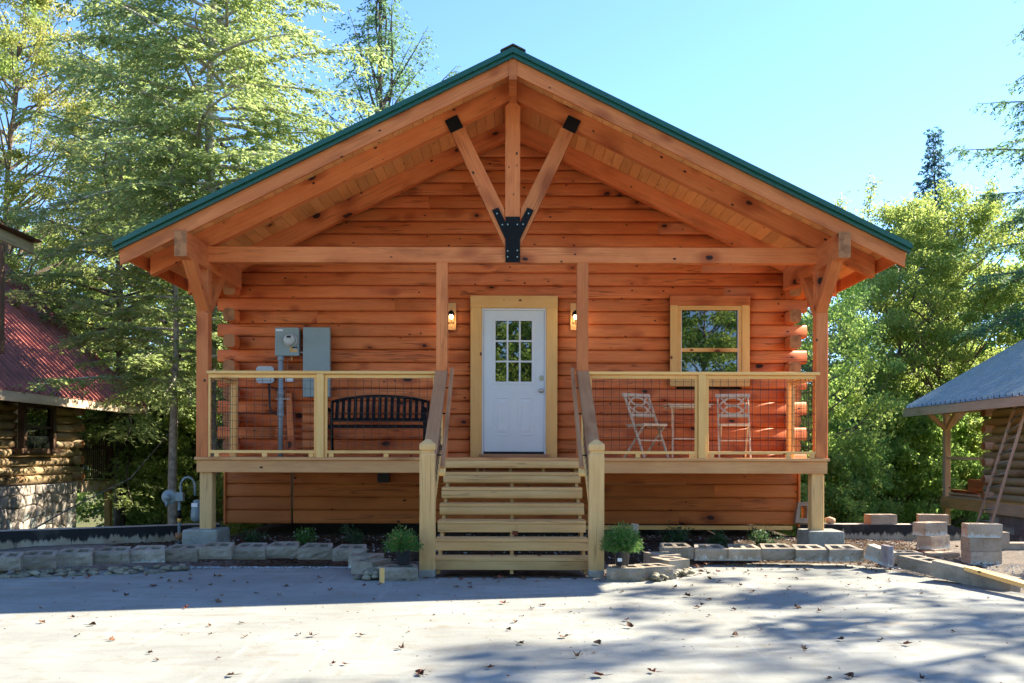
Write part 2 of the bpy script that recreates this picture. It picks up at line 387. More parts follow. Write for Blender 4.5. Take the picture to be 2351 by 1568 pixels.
def cyl(name, p0, p1, r, mat, parent=None, n=16, r2=None, smooth=True):
    r2 = r if r2 is None else r2; p0, p1 = Vector(p0), Vector(p1); L = (p1-p0).length
    v = [(0, r*math.cos(6.28318*i/n), r*math.sin(6.28318*i/n)) for i in range(n)] + [(L, r2*math.cos(6.28318*i/n), r2*math.sin(6.28318*i/n)) for i in range(n)]
    f = [(i, (i+1) % n, n+(i+1) % n, n+i) for i in range(n)] + [tuple(range(n))[::-1], tuple(range(n, 2*n))]
    me = mesh(name, v, f, mat)
    if smooth:
        for p in me.polygons[:-2]: p.use_smooth = True
    return link(bpy.data.objects.new(name, me), frame(p0, p1), parent)
def tube(name, pts, r, mat, parent=None, n=8, closed=False):
    pts = [Vector(p) for p in pts]; v, f = [], []
    rr = r if isinstance(r, (list, tuple)) else [r]*len(pts)
    for i, p in enumerate(pts):
        a = pts[i-1] if i else pts[0]; b = pts[i+1] if i < len(pts)-1 else pts[-1]
        t = (b-a).normalized(); u = Vector((0, 0, 1)) if abs(t.z) < .9 else Vector((0, 1, 0))
        s = t.cross(u).normalized(); w = s.cross(t)
        for k in range(n):
            an = 6.28318*k/n; v.append(p + s*math.cos(an)*rr[i] + w*math.sin(an)*rr[i])
    for i in range(len(pts)-1):
        for k in range(n): f.append((i*n+k, i*n+(k+1) % n, (i+1)*n+(k+1) % n, (i+1)*n+k))
    f += [tuple(range(n))[::-1], tuple(range((len(pts)-1)*n, len(pts)*n))]
    return obj(name, v, f, mat, parent, None, True)
def lathe(name, prof, mat, parent=None, Mx=None, n=20, smooth=True, sq=False):
    v, f = [], []
    for r, z in prof:
        for k in range(n):
            a = 6.28318*(k+.5)/n; rr = r
            if sq: rr = r / max(abs(math.cos(a)), abs(math.sin(a)))
            v.append((rr*math.cos(a), rr*math.sin(a), z))
    for i in range(len(prof)-1):
        for k in range(n): f.append((i*n+k, i*n+(k+1) % n, (i+1)*n+(k+1) % n, (i+1)*n+k))
    f += [tuple(range(n))[::-1], tuple(range((len(prof)-1)*n, len(prof)*n))]
    return obj(name, v, f, mat, parent, Mx, smooth)
def join_boxes(boxes):
    v, f = [], []
    for (x0, x1, y0, y1, z0, z1) in boxes:
        k = len(v); v += [(x, y, z) for x in (x0, x1) for y in (y0, y1) for z in (z0, z1)]
        f += [(k, k+1, k+3, k+2), (k+4, k+6, k+7, k+5), (k, k+4, k+5, k+1), (k+2, k+3, k+7, k+6), (k, k+2, k+6, k+4), (k+1, k+5, k+7, k+3)]
    return v, f
def clone(o, Mx, parent=None, label=None):
    c = o.copy(); COL.objects.link(c); c.parent = parent
    c.matrix_parent_inverse = WM[parent.name].inverted() if parent is not None else Matrix()
    c.matrix_basis = Mx; WM[c.name] = Mx.copy()
    if label: c['label'] = label
    return c

# ================================================================== THE GROUND
def wall_y(x):      # where the retaining wall runs: ground behind it is lower
    if x < -4.4: return 12.55 + (x+4.45)*.56 if x > -9 else 10.0
    if x < 6.9: return 12.95
    return 12.95 - (x-6.9)*.9 if x < 9 else 11.0
def gh(x, y):
    n = noise.noise((x*.6, y*.6, 0))*.03
    if -4.1 < x < 4.1 and y > 12: base = .12
    else:
        w = wall_y(x) + .1; base = 0.0
        t = min(1, max(0, (y - w)/.25)); base = -.02*(1-t) - .55*t
        if y > w: base -= min(2.2, (y-w)*.055)
        if y <= w:
            base += .10*min(1, max(0, (y-10.6)/1.0)) if abs(x) < 6.9 else 0
    if y < 10.3 and abs(x) < 9: n = 0
    if y <= 10.6: base = -.035
    return base + n
xs = np.concatenate([np.arange(-60, -12, 4), np.arange(-12, 12, .25), np.arange(12, 64, 4)])
ys = np.concatenate([np.arange(-30, 8, 3), np.arange(8, 22, .2), np.arange(22, 62, 3)])
v = [(x, y, gh(x, y)) for y in ys for x in xs]; nx = len(xs)
f = [(j*nx+i, j*nx+i+1, (j+1)*nx+i+1, (j+1)*nx+i) for j in range(len(ys)-1) for i in range(nx-1)]
g = obj('ground', v, f, ['soil', 'forest', 'gravelsoil'], None, None, True); g['kind'] = 'structure'
mi = []
for p in g.data.polygons:
    c = p.center; mi.append(1 if c.y > wall_y(c.x)+.1 and not (abs(c.x) < 4 and c.y < 20) else (2 if (c.y < 10.7 or abs(c.x) > 5.3) else 0))
g.data.polygons.foreach_set('material_index', mi)
# far terrain out to the horizon
v, f = [], []
N = 48
for i in range(N):
    a = 6.28318*i/N; r0, r1 = 55, 4500
    for r, z in ((r0, -4), (400, -30), (r1, -60)): v.append((r*math.cos(a), r*math.sin(a), z))
for i in range(N):
    j = (i+1) % N
    for k in range(2): f.append((i*3+k, i*3+k+1, j*3+k+1, j*3+k))
obj('terrain', v, f, 'forest')['kind'] = 'structure'
v, f = [], []
for i in range(61):
    x = -3000+100*i; h = 200+150*noise.noise((x*.0012, 3.1, 0))+70*noise.noise((x*.004, 1.1, 0))
    v += [(x, 2500, -60), (x, 2900, h), (x, 3600, h*.4)]
for i in range(60):
    for k in range(2): f.append((i*3+k, i*3+3+k, i*3+4+k, i*3+1+k))
obj('distant_hill', v, f, 'hill', None, None, True)['kind'] = 'structure'
# driveway slab: outline then thickness
edge = [(-25, 7.5), (-9, 8.95), (-5.6, 9.86), (-4.3, 10.08), (-2.0, 10.2), (-1.6, 10.0), (-1.25, 9.5), (-1.0, 9.42), (1.0, 9.42), (1.35, 9.5), (1.75, 9.9), (2.1, 10.55), (3.0, 10.72), (3.9, 10.7),
        (4.25, 10.3), (4.45, 9.4), (4.75, 8.6), (5.3, 7.6), (6.5, 6.0), (9, 4.5), (25, 2.5), (25, -25), (-25, -25)]
n = len(edge)
v = [(x, y, 0) for x, y in edge] + [(x, y, -.12) for x, y in edge]
f = [tuple(range(n))[::-1]] + [(i, (i+1) % n, n+(i+1) % n, n+i) for i in range(n)]
obj('driveway', v, f, 'concrete')['kind'] = 'structure'

# ================================================================== THE LOG CABIN
H = root('log_cabin', 'orange stained log cabin with green metal roof and front porch', 'cabin', (0, 12.9, 0))
YF = 11.4; YW = 12.9; DZ = 1.25; ZR = 6.06; SL = .49; ANG = math.atan(SL); EX = 4.66; YB = 21.2
def zr(x): return ZR - SL*abs(x)
# --- wall logs (D shaped)
def dprof(h=.0915, bulge=.036, back=.075, face=.04):
    pts = [(back, -h), (back, h)]
    for zf_, yf_ in ((.995, .30), (.90, .62), (.66, .80), (.30, .92), (-.15, 1.0), (-.60, 1.0), (-.86, .92), (-.965, .74), (-.995, .30)):
        pts.append((-(face-.030) - (bulge+.030)*yf_, h*zf_))
    return pts
DP = dprof()
def wall_log(x0, x1, zc, ends=()):
    o = beam('log', (x0, YW+.092, zc), (x1, YW+.092, zc), 0, 0, 'log', H, profile=DP, endmat='end')
    for p in o.data.polygons[2:10]: p.use_smooth = True
    return o
def split_row(x0, x1, zc):
    cuts = []
    if x1-x0 > 2.4 and R.random() < .72:
        k = 1 if R.random() < .8 or x1-x0 < 4.5 else 2
        cuts = sorted(R.uniform(x0+.6, x1-.6) for _ in range(k))
        if k == 2 and cuts[1]-cuts[0] < .8: cuts = cuts[:1]
    xs_ = [x0]+cuts+[x1]
    for a, b in zip(xs_, xs_[1:]): wall_log(a, b-(0.0 if b != x1 else 0), zc)
DOOR = (-.50, .56, 3.44); WIN = (2.36, 3.30, 2.42, 3.47)
for k in range(-1, 27):
    zb = 1.316+.185*k; zc = zb+.0925; zt = zb+.185
    if k <= 12: half = 4.24 if k % 2 else 3.92
    else: half = min(3.92, (ZR-zt)/SL - .03)
    if half < .15: break
    segs = [(-half, half)]
    def cut(segs, a, b):
        out = []
        for s in segs:
            if b <= s[0] or a >= s[1]: out.append(s)
            else:
                if a-s[0] > .05: out.append((s[0], a))
                if s[1]-b > .05: out.append((b, s[1]))
        return out
    if zb < DOOR[2]: segs = cut(segs, DOOR[0], DOOR[1])
    if zt > WIN[2] and zb < WIN[3]: segs = cut(segs, WIN[0], WIN[1])
    for a, b in segs: split_row(a, b, zc)
# side wall logs, their ends standing proud between the front wall's ends
SP = [(-.075, -.07), (-.055, -.0915), (.055, -.0915), (.075, -.07), (.085, -.02), (.085, .03), (.07, .075), (.04, .0915), (-.04, .0915), (-.07, .075), (-.08, .03), (-.08, -.02)]
for s in (-1, 1):
    for k in range(-1, 14):
        zc = 1.316+.185*k+.0925
        y0 = 12.68 + R.uniform(-.015, .01) if k % 2 == 0 else 13.07
        prof = SP if s < 0 else [(-a, b) for a, b in SP[::-1]]
        beam('log', (s*3.995, y0, zc), (s*3.995, 20.9, zc), 0, 0, 'log', H, profile=prof, endmat='end')
slab('seam_light_stop', [(-3.9, 1.1), (3.9, 1.1), (3.9, 4.1), (0, 6.02), (-3.9, 4.1)], YW+.175, YW+.19, 'darkwood', H)  # added unseen sheet, stops light showing through the log seams
# floor and ceiling inside so that the cabin is a closed room
box('floor_deck', -3.9, 3.9, 13.1, 20.8, 1.1, 1.24, 'darkwood', H)
for k in range(14):
    zc = 1.316+.185*k+.0925; beam('log', (-3.92, 20.8, zc), (3.92, 20.8, zc), .15, .184, 'log', H)
# --- posts, side beams, tie beam
for s in (-1, 1):
    xa, xb = sorted((s*3.86, s*4.01))
    box('porch_post', xa, xb, YF, YF+.15, DZ, 3.632, 'beam', H, c=.008)
    beam('plate_beam', (s*3.93, 10.63, 3.78), (s*3.93, 12.80, 3.78), .145, .30, 'beam', H, c=.006, endmat='end')
    # knee braces fore and aft, at 45 degrees or so
    for (ya, za, yb, zb2) in ((11.46, 3.13, 10.86, 3.70), (11.50, 3.13, 12.05, 3.68)):
        beam('knee_brace', (s*3.925, ya, za), (s*3.925, yb, zb2), .138, .13, 'beam', H, c=.006)
    xa, xb = sorted((s*.822, s*.967))
    box('porch_post', xa, xb, YF+.005, YF+.15, DZ, 3.726, 'beam', H, c=.006)
box('tie_beam', -3.858, 3.858, YF+.003, YF+.146, 3.725, 3.925, 'beam', H, c=.007)
# --- rafters: front truss, wall rafter
def rafter(name, y0, y1, x0, x1, ztop, hh, mat='beam', s=1, slope=SL):
    pts = [(s*x0, ztop-slope*x0), (s*x1, ztop-slope*x1), (s*x1, ztop-slope*x1-hh), (s*x0, ztop-slope*x0-hh)]
    return slab(name, pts, y0, y1, mat, H, -s*ANG if s > 0 else ANG)
for s in (-1, 1):
    rafter('rafter', YF+.012, YF+.135, .05, EX-.06, ZR-.004, .245, s=s)
    rafter('rafter', YW-.16, YW-.045, .05, EX-.06, ZR-.004, .25, s=s)
    for yy in (14.6, 16.4, 18.2, 20.0): rafter('rafter', yy, yy+.09, 4.08, EX-.06, ZR-.004, .2, s=s)
    rafter('rake_board', 10.665, 10.70, .048, EX+.0, ZR+.02, .265, s=s)
    rafter('rake_board', YB-.04, YB, .0, EX+.03, ZR+.03, .285, s=s)
    # green gable trim: upper fold proud, lower lip set back
    for xa_, xb_, o_ in ((0, 2.2, 0), (2.2, EX+.05, .0015)):
        rafter('gable_trim', 10.575-o_, 10.655, xa_, xb_, ZR+.035+o_, .062, 'green', s=s)
    for i_ in range(16):
        xq = .2+i_*.3; cyl('trim_screw', (s*xq, 10.568, ZR+.004-SL*xq), (s*xq, 10.576, ZR+.004-SL*xq), .007, 'green', H, 6)
    rafter('gable_trim', 10.612, 10.662, 0, EX+.04, ZR-.028, .045, 'green', s=s)
    rafter('gable_trim', YB+.002, YB+.06, 0, EX+.07, ZR+.115, .15, 'green', s=s)
    # eave fascia, running back
    beam('eave_fascia', (s*(EX+.005), 10.70, zr(EX)-.06), (s*(EX+.005), YB-.04, zr(EX)-.06), .035, .19, 'beam', H)
slab('ridge_block', [(-.047, 5.74), (.047, 5.74), (.047, 6.05), (-.047, 6.05)], 10.655, 11.39, 'beam', H)
slab('king_post', [(-.094, 3.928), (.094, 3.928), (.094, 5.70), (.055, 5.745), (-.055, 5.745), (-.094, 5.70)], YF-.012, YF+.14, 'beam', H, math.pi/2)
box('ridge_beam', -.047, .047, 11.55, YB-.05, 5.80, 6.02, 'beam', H)
# gable above the king post on the wall
# --- diagonal braces and black brackets, traced at the truss plane
def tr(x, y): p = P(x, y, YF-.02); return (p.x, p.z)
LB = [(1034.6, 303), (1063, 289), (1157, 480), (1159, 566)]
for sgn in (-1, 1):
    pts = []
    for (x, y) in LB:
        p = P(x, y, YF); pts.append((sgn*abs(p.x+.0 if False else (x-1176.5)*YF/F), p.z))
    slab('diagonal_brace', pts, YF-.008, YF+.135, 'beam', H, (math.pi/2+.45) if sgn < 0 else (math.pi/2-.45))
    cx_, cz_ = sgn*(1176.5-1041.5)*YF/F, P(0, 286, YF).z
    a = sgn*-ANG; c_, s_ = math.cos(a), math.sin(a); hw = .088
    pl = slab('steel_plate', [(cx_+c_*u-s_*w, cz_+s_*u+c_*w) for u, w in ((-hw, -hw), (hw, -hw), (hw, hw), (-hw, hw))], YF-.022, YF-.010, 'bronze', H)
    for u, w in ((-.05, -.05), (.05, -.05), (.05, .05), (-.05, .05)):
        q = (cx_+c_*u-s_*w, cz_+s_*u+c_*w); cyl('bolt', (q[0], YF-.034, q[1]), (q[0], YF-.02, q[1]), .010, 'bronze', pl, 8)
BR = [(-61, 0), (61, 0), (61, 43), (122, -77), (174, -54), (61, 188), (61, 381), (-61, 381), (-61, 188), (-174, -54), (-122, -77), (-61, 43)]
bp = [((x/2.85*.7837+.5)*YF/F, P(0, (250+(1097+y)/2.85)*.7837, YF-.02).z) for x, y in BR]
br = slab('steel_bracket', bp, YF-.026, YF-.0125, 'bronze', H)
for x, y in ((-40, 70), (40, 70), (-85, 72), (88, 68), (-130, -20), (133, -22), (-40, 290), (40, 286), (-40, 340), (40, 340)):
    q = ((x/2.85*.7837)*YF/F, P(0, (250+(1097+y)/2.85)*.7837, YF).z); cyl('bolt', (q[0], YF-.038, q[1]), (q[0], YF-.024, q[1]), .009, 'nickel', br, 8)
# --- soffit / roof boards
nrm = Vector((SL, 0, 1)).normalized()
Lslope = EX*math.sqrt(1+SL*SL); NB = 37; bw = Lslope/NB
sof = [(-bw/2+.0012, .006), (-bw/2+.006, 0), (bw/2-.006, 0), (bw/2-.0012, .006), (bw/2-.0012, .022), (-bw/2+.0012, .022)]
for s in (-1, 1):
    for i in range(NB):
        t = (i+.5)*bw*math.cos(ANG); z = zr(t); n3 = Vector((s*SL, 0, 1)).normalized()
        ycut = [10.70] + ([R.uniform(12.0, 16)] if i % 3 == 1 else []) + [YB-.04]
        for ya, yb in zip(ycut, ycut[1:]):
            beam('soffit_board', (s*t, ya, z), (s*t, yb-.002, z), 0, 0, 'soffit', H, up=n3, profile=sof)
# --- metal roof panels (each about 0.91 m wide with raised ribs)
def roof_panel(s, y0, y1, mat, parent, x0, x1, zfun, name='roof_panel', th=.004, rib=.02, pitch=.225):
    prof = []; y = y0
    while y < y1-.02:
        yn = min(y+pitch, y1)
        prof += [(y, 0), (y+.012, rib), (y+.037, rib), (y+.049, 0)]
        y = yn
    prof.append((y1, 0))
    v = []; n = len(prof)
    for (yy, h) in prof: v.append((x0*s, yy, zfun(x0)+h))
    for (yy, h) in prof: v.append((x1*s, yy, zfun(x1)+h))
    f = [(i, i+1, n+i+1, n+i) if s < 0 else (i+n, n+i+1, i+1, i) for i in range(n-1)]
    return obj(name, v, f, mat, parent)
yy = 10.66
while yy < YB-.1:
    for s in (-1, 1): roof_panel(s, yy, min(yy+.9, YB), 'green', H, 0, EX+.06, lambda x: ZR+.043-SL*x)
    yy += .9
# underlayment board above the soffit, closing the roof
for s in (-1, 1): rafter('roof_deck', 10.72, YB-.05, 0, EX-.02, ZR+.042, .008, 'darkwood', s=s)
v = []
for yy in (10.56, YB+.06):
    v += [(-.15, yy, ZR-.02), (-.145, yy, ZR-.006), (0, yy, ZR+.066), (.145, yy, ZR-.006), (.15, yy, ZR-.02)]
f = [(i, i+1, i+6, i+5) for i in range(4)]
obj('ridge_cap', v, f, 'steel', H)
# --- deck
for i in range(11):
    y0 = YF-.035+i*.1425; box('deck_board', -4.02, 4.02, y0, min(y0+.138, YW+.0), DZ-.036, DZ, 'fascia', H, c=.003)
box('deck_fascia', -4.0, -.86, YF-.005, YF+.033, 1.056, DZ-.037, 'fascia', H)
box('deck_fascia', .86, 4.0, YF-.005, YF+.033, 1.056, DZ-.037, 'fascia', H)
box('deck_joist', -4.0, 4.0, YF+.034, YF+.072, 1.14, DZ-.037, 'treated', H)
for s in (-1, 1):
    xa, xb = sorted((s*3.962, s*4.0)); box('deck_fascia', xa, xb, YF+.034, 12.88, 1.056, DZ-.037, 'fascia', H)
for i in range(19):
    xj = -3.8+i*.42; box('deck_joist', xj-.019, xj+.019, YF+.073, 12.86, 1.062, DZ-.037, 'treated', H)
# lower posts
for s in (-1, 1):
    xa, xb = sorted((s*3.815, s*3.975)); box('support_post', xa, xb, YF+.035, YF+.185, .335, 1.0 if False else 1.056, 'treated', H, c=.008)
    box('post_base', xa-.004, xb+.004, YF+.031, YF+.189, .315, .338, 'steel', H, c=.001)
# --- skirt siding
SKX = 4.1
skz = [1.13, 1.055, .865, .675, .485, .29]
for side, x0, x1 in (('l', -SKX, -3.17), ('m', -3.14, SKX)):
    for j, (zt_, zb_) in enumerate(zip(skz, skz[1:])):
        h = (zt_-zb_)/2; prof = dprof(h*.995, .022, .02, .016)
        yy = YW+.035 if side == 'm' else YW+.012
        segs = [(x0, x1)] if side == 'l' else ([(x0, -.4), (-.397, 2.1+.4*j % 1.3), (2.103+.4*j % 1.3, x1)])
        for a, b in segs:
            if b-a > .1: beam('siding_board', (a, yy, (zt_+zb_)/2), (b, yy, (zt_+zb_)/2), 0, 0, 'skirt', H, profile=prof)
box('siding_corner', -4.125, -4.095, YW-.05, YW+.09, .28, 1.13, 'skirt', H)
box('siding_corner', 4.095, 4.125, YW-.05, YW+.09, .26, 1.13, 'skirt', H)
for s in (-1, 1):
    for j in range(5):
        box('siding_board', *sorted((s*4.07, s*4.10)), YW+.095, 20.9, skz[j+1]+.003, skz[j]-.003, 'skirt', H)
box('sill_board', -.9, 4.02, YW-.03, YW+.03, .215, .275, 'tanblock' if False else 'cream', H)
# --- railing
RT = 2.345
def rail_section(x0, x1, post_at, y=YF+.03):
    box('top_rail', x0, x1, y-.055, y+.085, RT-.038, RT, 'cream', H, c=.004)
def panel(x0, x1, blocks, y=YF+.03):
    zt_, zb_ = RT-.041, 1.338
    box('panel_rail', x0, x1, y-.018, y+.018, zt_-.047, zt_, 'cream', H)
    box('panel_rail', x0, x1, y-.018, y+.018, zb_-.038, zb_, 'cream', H)
    for a, b in ((x0, x0+.036), (x1-.036, x1)): box('panel_stile', a, b, y-.0182, y+.0182, DZ+.002, zt_-.048, 'cream', H)
    for a in blocks: box('spacer_block', a-.03, a+.03, y-.018, y+.018, DZ+.001, zb_-.039, 'cream', H)
    bx = []; r = .0022; xx = x0+.036+.05
    while xx < x1-.036: bx.append((xx-r, xx+r, y-r, y+r, zb_, zt_-.047)); xx += .1016
    z = zb_+.07
    while z < zt_-.06: bx.append((x0+.036, x1-.036, y-3*r, y-r, z-r, z+r)); z += .1016
    v, f = join_boxes(bx); obj('wire_mesh', v, f, 'wire', H)['kind'] = 'stuff'
px = lambda x: (x-1176.5)*YF/F
rail_section(-3.868, -.975, None); rail_section(.972, 3.90, None)
panel(px(477)-.006, px(727.6), [px(497), px(607), px(718)-.02])
box('rail_post', px(728), px(744.5), YF-.02, YF+.07, DZ, RT-.040, 'cream', H)
panel(px(745), -.97, [px(757)+.02, px(887)])
panel(.975, px(1603.4), [px(1350)+.03, px(1466), px(1594)-.02])
box('rail_post', px(1604), px(1621.6), YF-.02, YF+.07, DZ, RT-.040, 'trim', H)
panel(px(1622), px(1882)-.004, [px(1636), px(1812), px(1867)])
for s in (-1, 1):       # side railings back to the wall
    x = s*3.905
    box('top_rail', x-.06, x+.06, YF+.152, 12.60, RT-.038, RT, 'cream', H)
    box('panel_rail', x-.018, x+.018, YF+.152, 12.55, RT-.088, RT-.041, 'cream', H)
    box('panel_rail', x-.018, x+.018, YF+.152, 12.55, 1.30, 1.338, 'cream', H)
    box('panel_stile', x-.018, x+.018, 12.47, 12.51, 1.34, RT-.09, 'cream', H)
    box('panel_stile', x-.018, x+.018, YF+.152, YF+.19, 1.34, RT-.09, 'cream', H)
    box('rail_post', x-.046, x+.046, 12.56, 12.65, DZ, RT-.04, 'cream', H)
    bx = []; r = .0022; y = YF+.22
    while y < 12.47: bx.append((x-r, x+r, y-r, y+r, 1.338, RT-.088)); y += .1016
    z = 1.41
    while z < RT-.1: bx.append((x-3*r, x-r, YF+.19, 12.47, z-r, z+r)); z += .1016
    v, f = join_boxes(bx); obj('wire_mesh', v, f, 'wire', H)['kind'] = 'stuff'
# --- stairs
RI, TR = .178, .28
y_n = lambda k: YF-.04-TR*k
z_n = lambda k: DZ-RI*k
for k in range(0, 7):
    hw = .86 if k == 0 else .845
    if k > 0:
        for j in range(2): box('stair_tread', -hw, hw, y_n(k)+j*.142, y_n(k)+j*.142+.138, z_n(k)-.036, z_n(k), 'treated', H, c=.004)
    pr = [(.02, -.044), (.02, .052)] + ([(-.012-.024*math.sin(math.pi*i/6)**.7, .004+.048*math.cos(math.pi*i/6)) for i in range(7)] if k < 4 else [(-.016, .050), (-.018, .046), (-.018, -.040), (-.016, -.044)])
    beam('stair_riser', (-hw, y_n(k)+.022, z_n(k)-.089), (hw, y_n(k)+.022, z_n(k)-.089), 0, 0, 'treated', H, profile=pr)
for xs_ in (-.80, .0, .80):
    pts = []
    for k in range(1, 7):
        pts += [(y_n(k)+TR+.044, z_n(k)-.037), (y_n(k)+.044, z_n(k)-.037)]
    pts += [(y_n(6)+.044, .0), (y_n(6)+.26, .0), (YF+.0, 1.0-.12), (YF, z_n(1)-.037)]
    n = len(pts); v = [(0, a, b) for a, b in pts] + [(.038, a, b) for a, b in pts]
    f = [tuple(range(n)), tuple(range(n, 2*n))[::-1]] + [(i, i+n, (i+1) % n+n, (i+1) % n) for i in range(n)]
    obj('stair_stringer', v, f, 'treated', H, Matrix.Translation((xs_-.019, 0, 0)))
for s in (-1, 1):
    nx_ = s*.894; ny = 9.54
    RY = Matrix.Rotation(rad(90), 4, 'Y')
    nw = lathe('newel_post', [(.079, .03), (.079, 1.285), (.076, 1.30), (.064, 1.315), (.064, 1.328), (.080, 1.343), (.082, 1.352), (.082, 1.392), (.078, 1.405), (.022, 1.452), (.006, 1.455)], 'treated', H,
          Matrix.Translation((nx_, ny, 0)) @ RY.inverted(), n=4, smooth=False, sq=True)
    nw.data.transform(RY)
    # chamfered cap corners come from a second turned ring
    box('post_bracket', nx_-.083, nx_+.083, ny-.0825, ny+.0825, .0, .075, 'steel', H, c=.002)
    # sloped cap board, from the porch post down behind the newel
    beam('stair_rail', (s*.896, YF-.0, 2.335), (s*.896, ny+.085, 1.175), .155, .038, 'weathered', H)
    # grab rail on the inner side
    beam('grab_rail', (s*.765, YF+.04, 2.36), (s*.742, ny+.02, 1.13), .042, .088, 'weathered', H, c=.016)
    beam('grab_rail_end', (s*.742, ny+.035, 1.135), (s*.742, ny-.05, 1.082), .070, .040, 'cream', H, c=.014)
    for t in (.12, .4, .8):
        q = Vector((s*.765, YF+.04, 2.36)).lerp(Vector((s*.742, ny+.02, 1.13)), t)
        tube('rail_bracket', [q+Vector((0, 0, -.04)), q+Vector((s*.03, 0, -.09)), q+Vector((s*.10, 0, -.09))], .008, 'bronze', H)
    beam('panel_rail', (s*.896, YF-.02, 2.265), (s*.896, ny+.10, 1.12), .036, .045, 'cream', H)
    beam('panel_rail', (s*.896, YF-.02, 1.42), (s*.896, ny+.10, .29), .036, .045, 'cream', H)
    box('panel_stile', nx_-.018, nx_+.018, ny+.085, ny+.13, .22, 1.16, 'cream', H)
    box('panel_stile', nx_-.018, nx_+.018, YF-.065, YF-.02, 1.26, 2.30, 'cream', H)
    v, f = [], []
    sl = (2.265-1.12)/((YF-.02)-(ny+.10)); r = .0022
    def add(p, q):
        k = len(v)
        for c0 in (p, q):
            for dx, dz in ((-r, -r), (r, -r), (r, r), (-r, r)): v.append((c0[0]+dx, c0[1]+(dz if abs(p[1]-q[1]) < .01 else 0), c0[2]+(0 if abs(p[1]-q[1]) < .01 else dz)))
        for i in range(4): f.append((k+i, k+(i+1) % 4, k+4+(i+1) % 4, k+4+i))
    y = ny+.2
    while y < YF-.07:
        zt_ = 1.12+sl*(y-ny-.10)-.02; add((nx_, y, zt_-.80), (nx_, y, zt_)); y += .1016
    for i in range(1, 8): add((nx_+.004, ny+.12, 1.12-.1*i), (nx_+.004, YF-.05, 1.12-.1*i+sl*(YF-.05-ny-.12)))
    obj('wire_mesh', v, f, 'wire', H)['kind'] = 'stuff'
# --- door
yd = YW-.015
box('door_casing', -.597, -.437, yd-.03, yd+.02, DZ, 3.385, 'trim', H)
box('door_casing', .487, .647, yd-.03, yd+.02, DZ, 3.385, 'trim', H)
box('door_casing', -.599, .649, yd-.034, yd+.02, 3.387, 3.562, 'trim', H)
box('door_jamb', -.436, -.412, yd-.012, yd+.14, DZ+.03, 3.384, 'vinyl', H); box('door_jamb', .462, .486, yd-.012, yd+.14, DZ+.03, 3.384, 'vinyl', H)
box('door_jamb', -.412, .462, yd-.012, yd+.14, 3.355, 3.384, 'vinyl', H)
box('threshold', -.47, .53, yd-.10, yd+.10, DZ+.002, DZ+.045, 'weathered', H)
box('door_sweep', -.408, .458, yd+.002, yd+.03, DZ+.046, DZ+.078, 'black', H)
# door slab with an opening for the lite and raised panels
dx0, dx1, dz0, dz1 = -.408, .458, 1.33, 3.352
gx0, gx1, gz0, gz1 = -.245, .285, 2.33, 3.21
yds = yd+.015
v, f = join_boxes([(dx0, gx0, yds, yds+.044, dz0, dz1), (gx1, dx1, yds, yds+.044, dz0, dz1), (gx0, gx1, yds, yds+.044, dz0, gz0), (gx0, gx1, yds, yds+.044, gz1, dz1)])
door = obj('door', v, f, 'white', H)
for a, b, c, d in ((gx0-.035, gx1+.035, gz0-.035, gz0+.005), (gx0-.035, gx1+.035, gz1-.005, gz1+.035)): box('lite_frame', a, b, yds-.012, yds+.002, c, d, 'white', door, c=.008)
for a, b in ((gx0-.035, gx0+.005), (gx1-.005, gx1+.035)): box('lite_frame', a, b, yds-.0121, yds+.002, gz0+.006, gz1-.006, 'white', door, c=.008)
for i in (1, 2):
    xm = gx0+(gx1-gx0)*i/3; box('muntin', xm-.013, xm+.013, yds-.008, yds+.02, gz0+.005, gz1-.005, 'white', door, c=.005)
    zm = gz0+(gz1-gz0)*i/3; box('muntin', gx0+.005, gx1-.005, yds-.009, yds+.02, zm-.013, zm+.013, 'white', door, c=.005)
for i in range(3):
    for j in range(3):
        a, b = gx0+(gx1-gx0)*i/3+.012, gx0+(gx1-gx0)*(i+1)/3-.012; c, d = gz0+(gz1-gz0)*j/3+.012, gz0+(gz1-gz0)*(j+1)/3-.012
        obj('glass_pane', [(a, yds+.012, c), (b, yds+.012, c), (b, yds+.0135+.001*R.random(), d), (a, yds+.0125, d)], [(0, 1, 2, 3)], 'pane', door)
def raised(x0, x1, z0, z1, y, d=.012):
    v, f = [], []
    for ins, dep in ((0, 0), (.018, -d*.0-.006), (.036, .004), (.075, -.007)):
        v += [(x0+ins, y+dep, z0+ins), (x1-ins, y+dep, z0+ins), (x1-ins, y+dep, z1-ins), (x0+ins, y+dep, z1-ins)]
    for k in range(3):
        for i in range(4): f.append((k*4+i, k*4+(i+1) % 4, k*4+4+(i+1) % 4, k*4+4+i))
    f.append((12, 13, 14, 15)); return v, f
for a, b in ((-.262, -.03), (.085, .317)):
    v, f = raised(a, b, 1.555, 2.12, yds-.001); obj('door_panel', v, f, 'white', door)
lathe('deadbolt', [(.034, 0), (.034, .012), (.030, .016), (.004, .017)], 'nickel', door, Matrix.Translation((.418, yds, 2.385)) @ Matrix.Rotation(rad(90), 4, 'X') @ Matrix.Scale(1.3, 4, (0, 1, 0)), n=6, smooth=False)
lathe('door_knob', [(.033, 0), (.033, .006), (.014, .012), (.013, .03), (.027, .04), (.031, .052), (.026, .064), (.010, .068)], 'nickel', door, Matrix.Translation((.415, yds, 2.205)) @ Matrix.Rotation(rad(90), 4, 'X'))
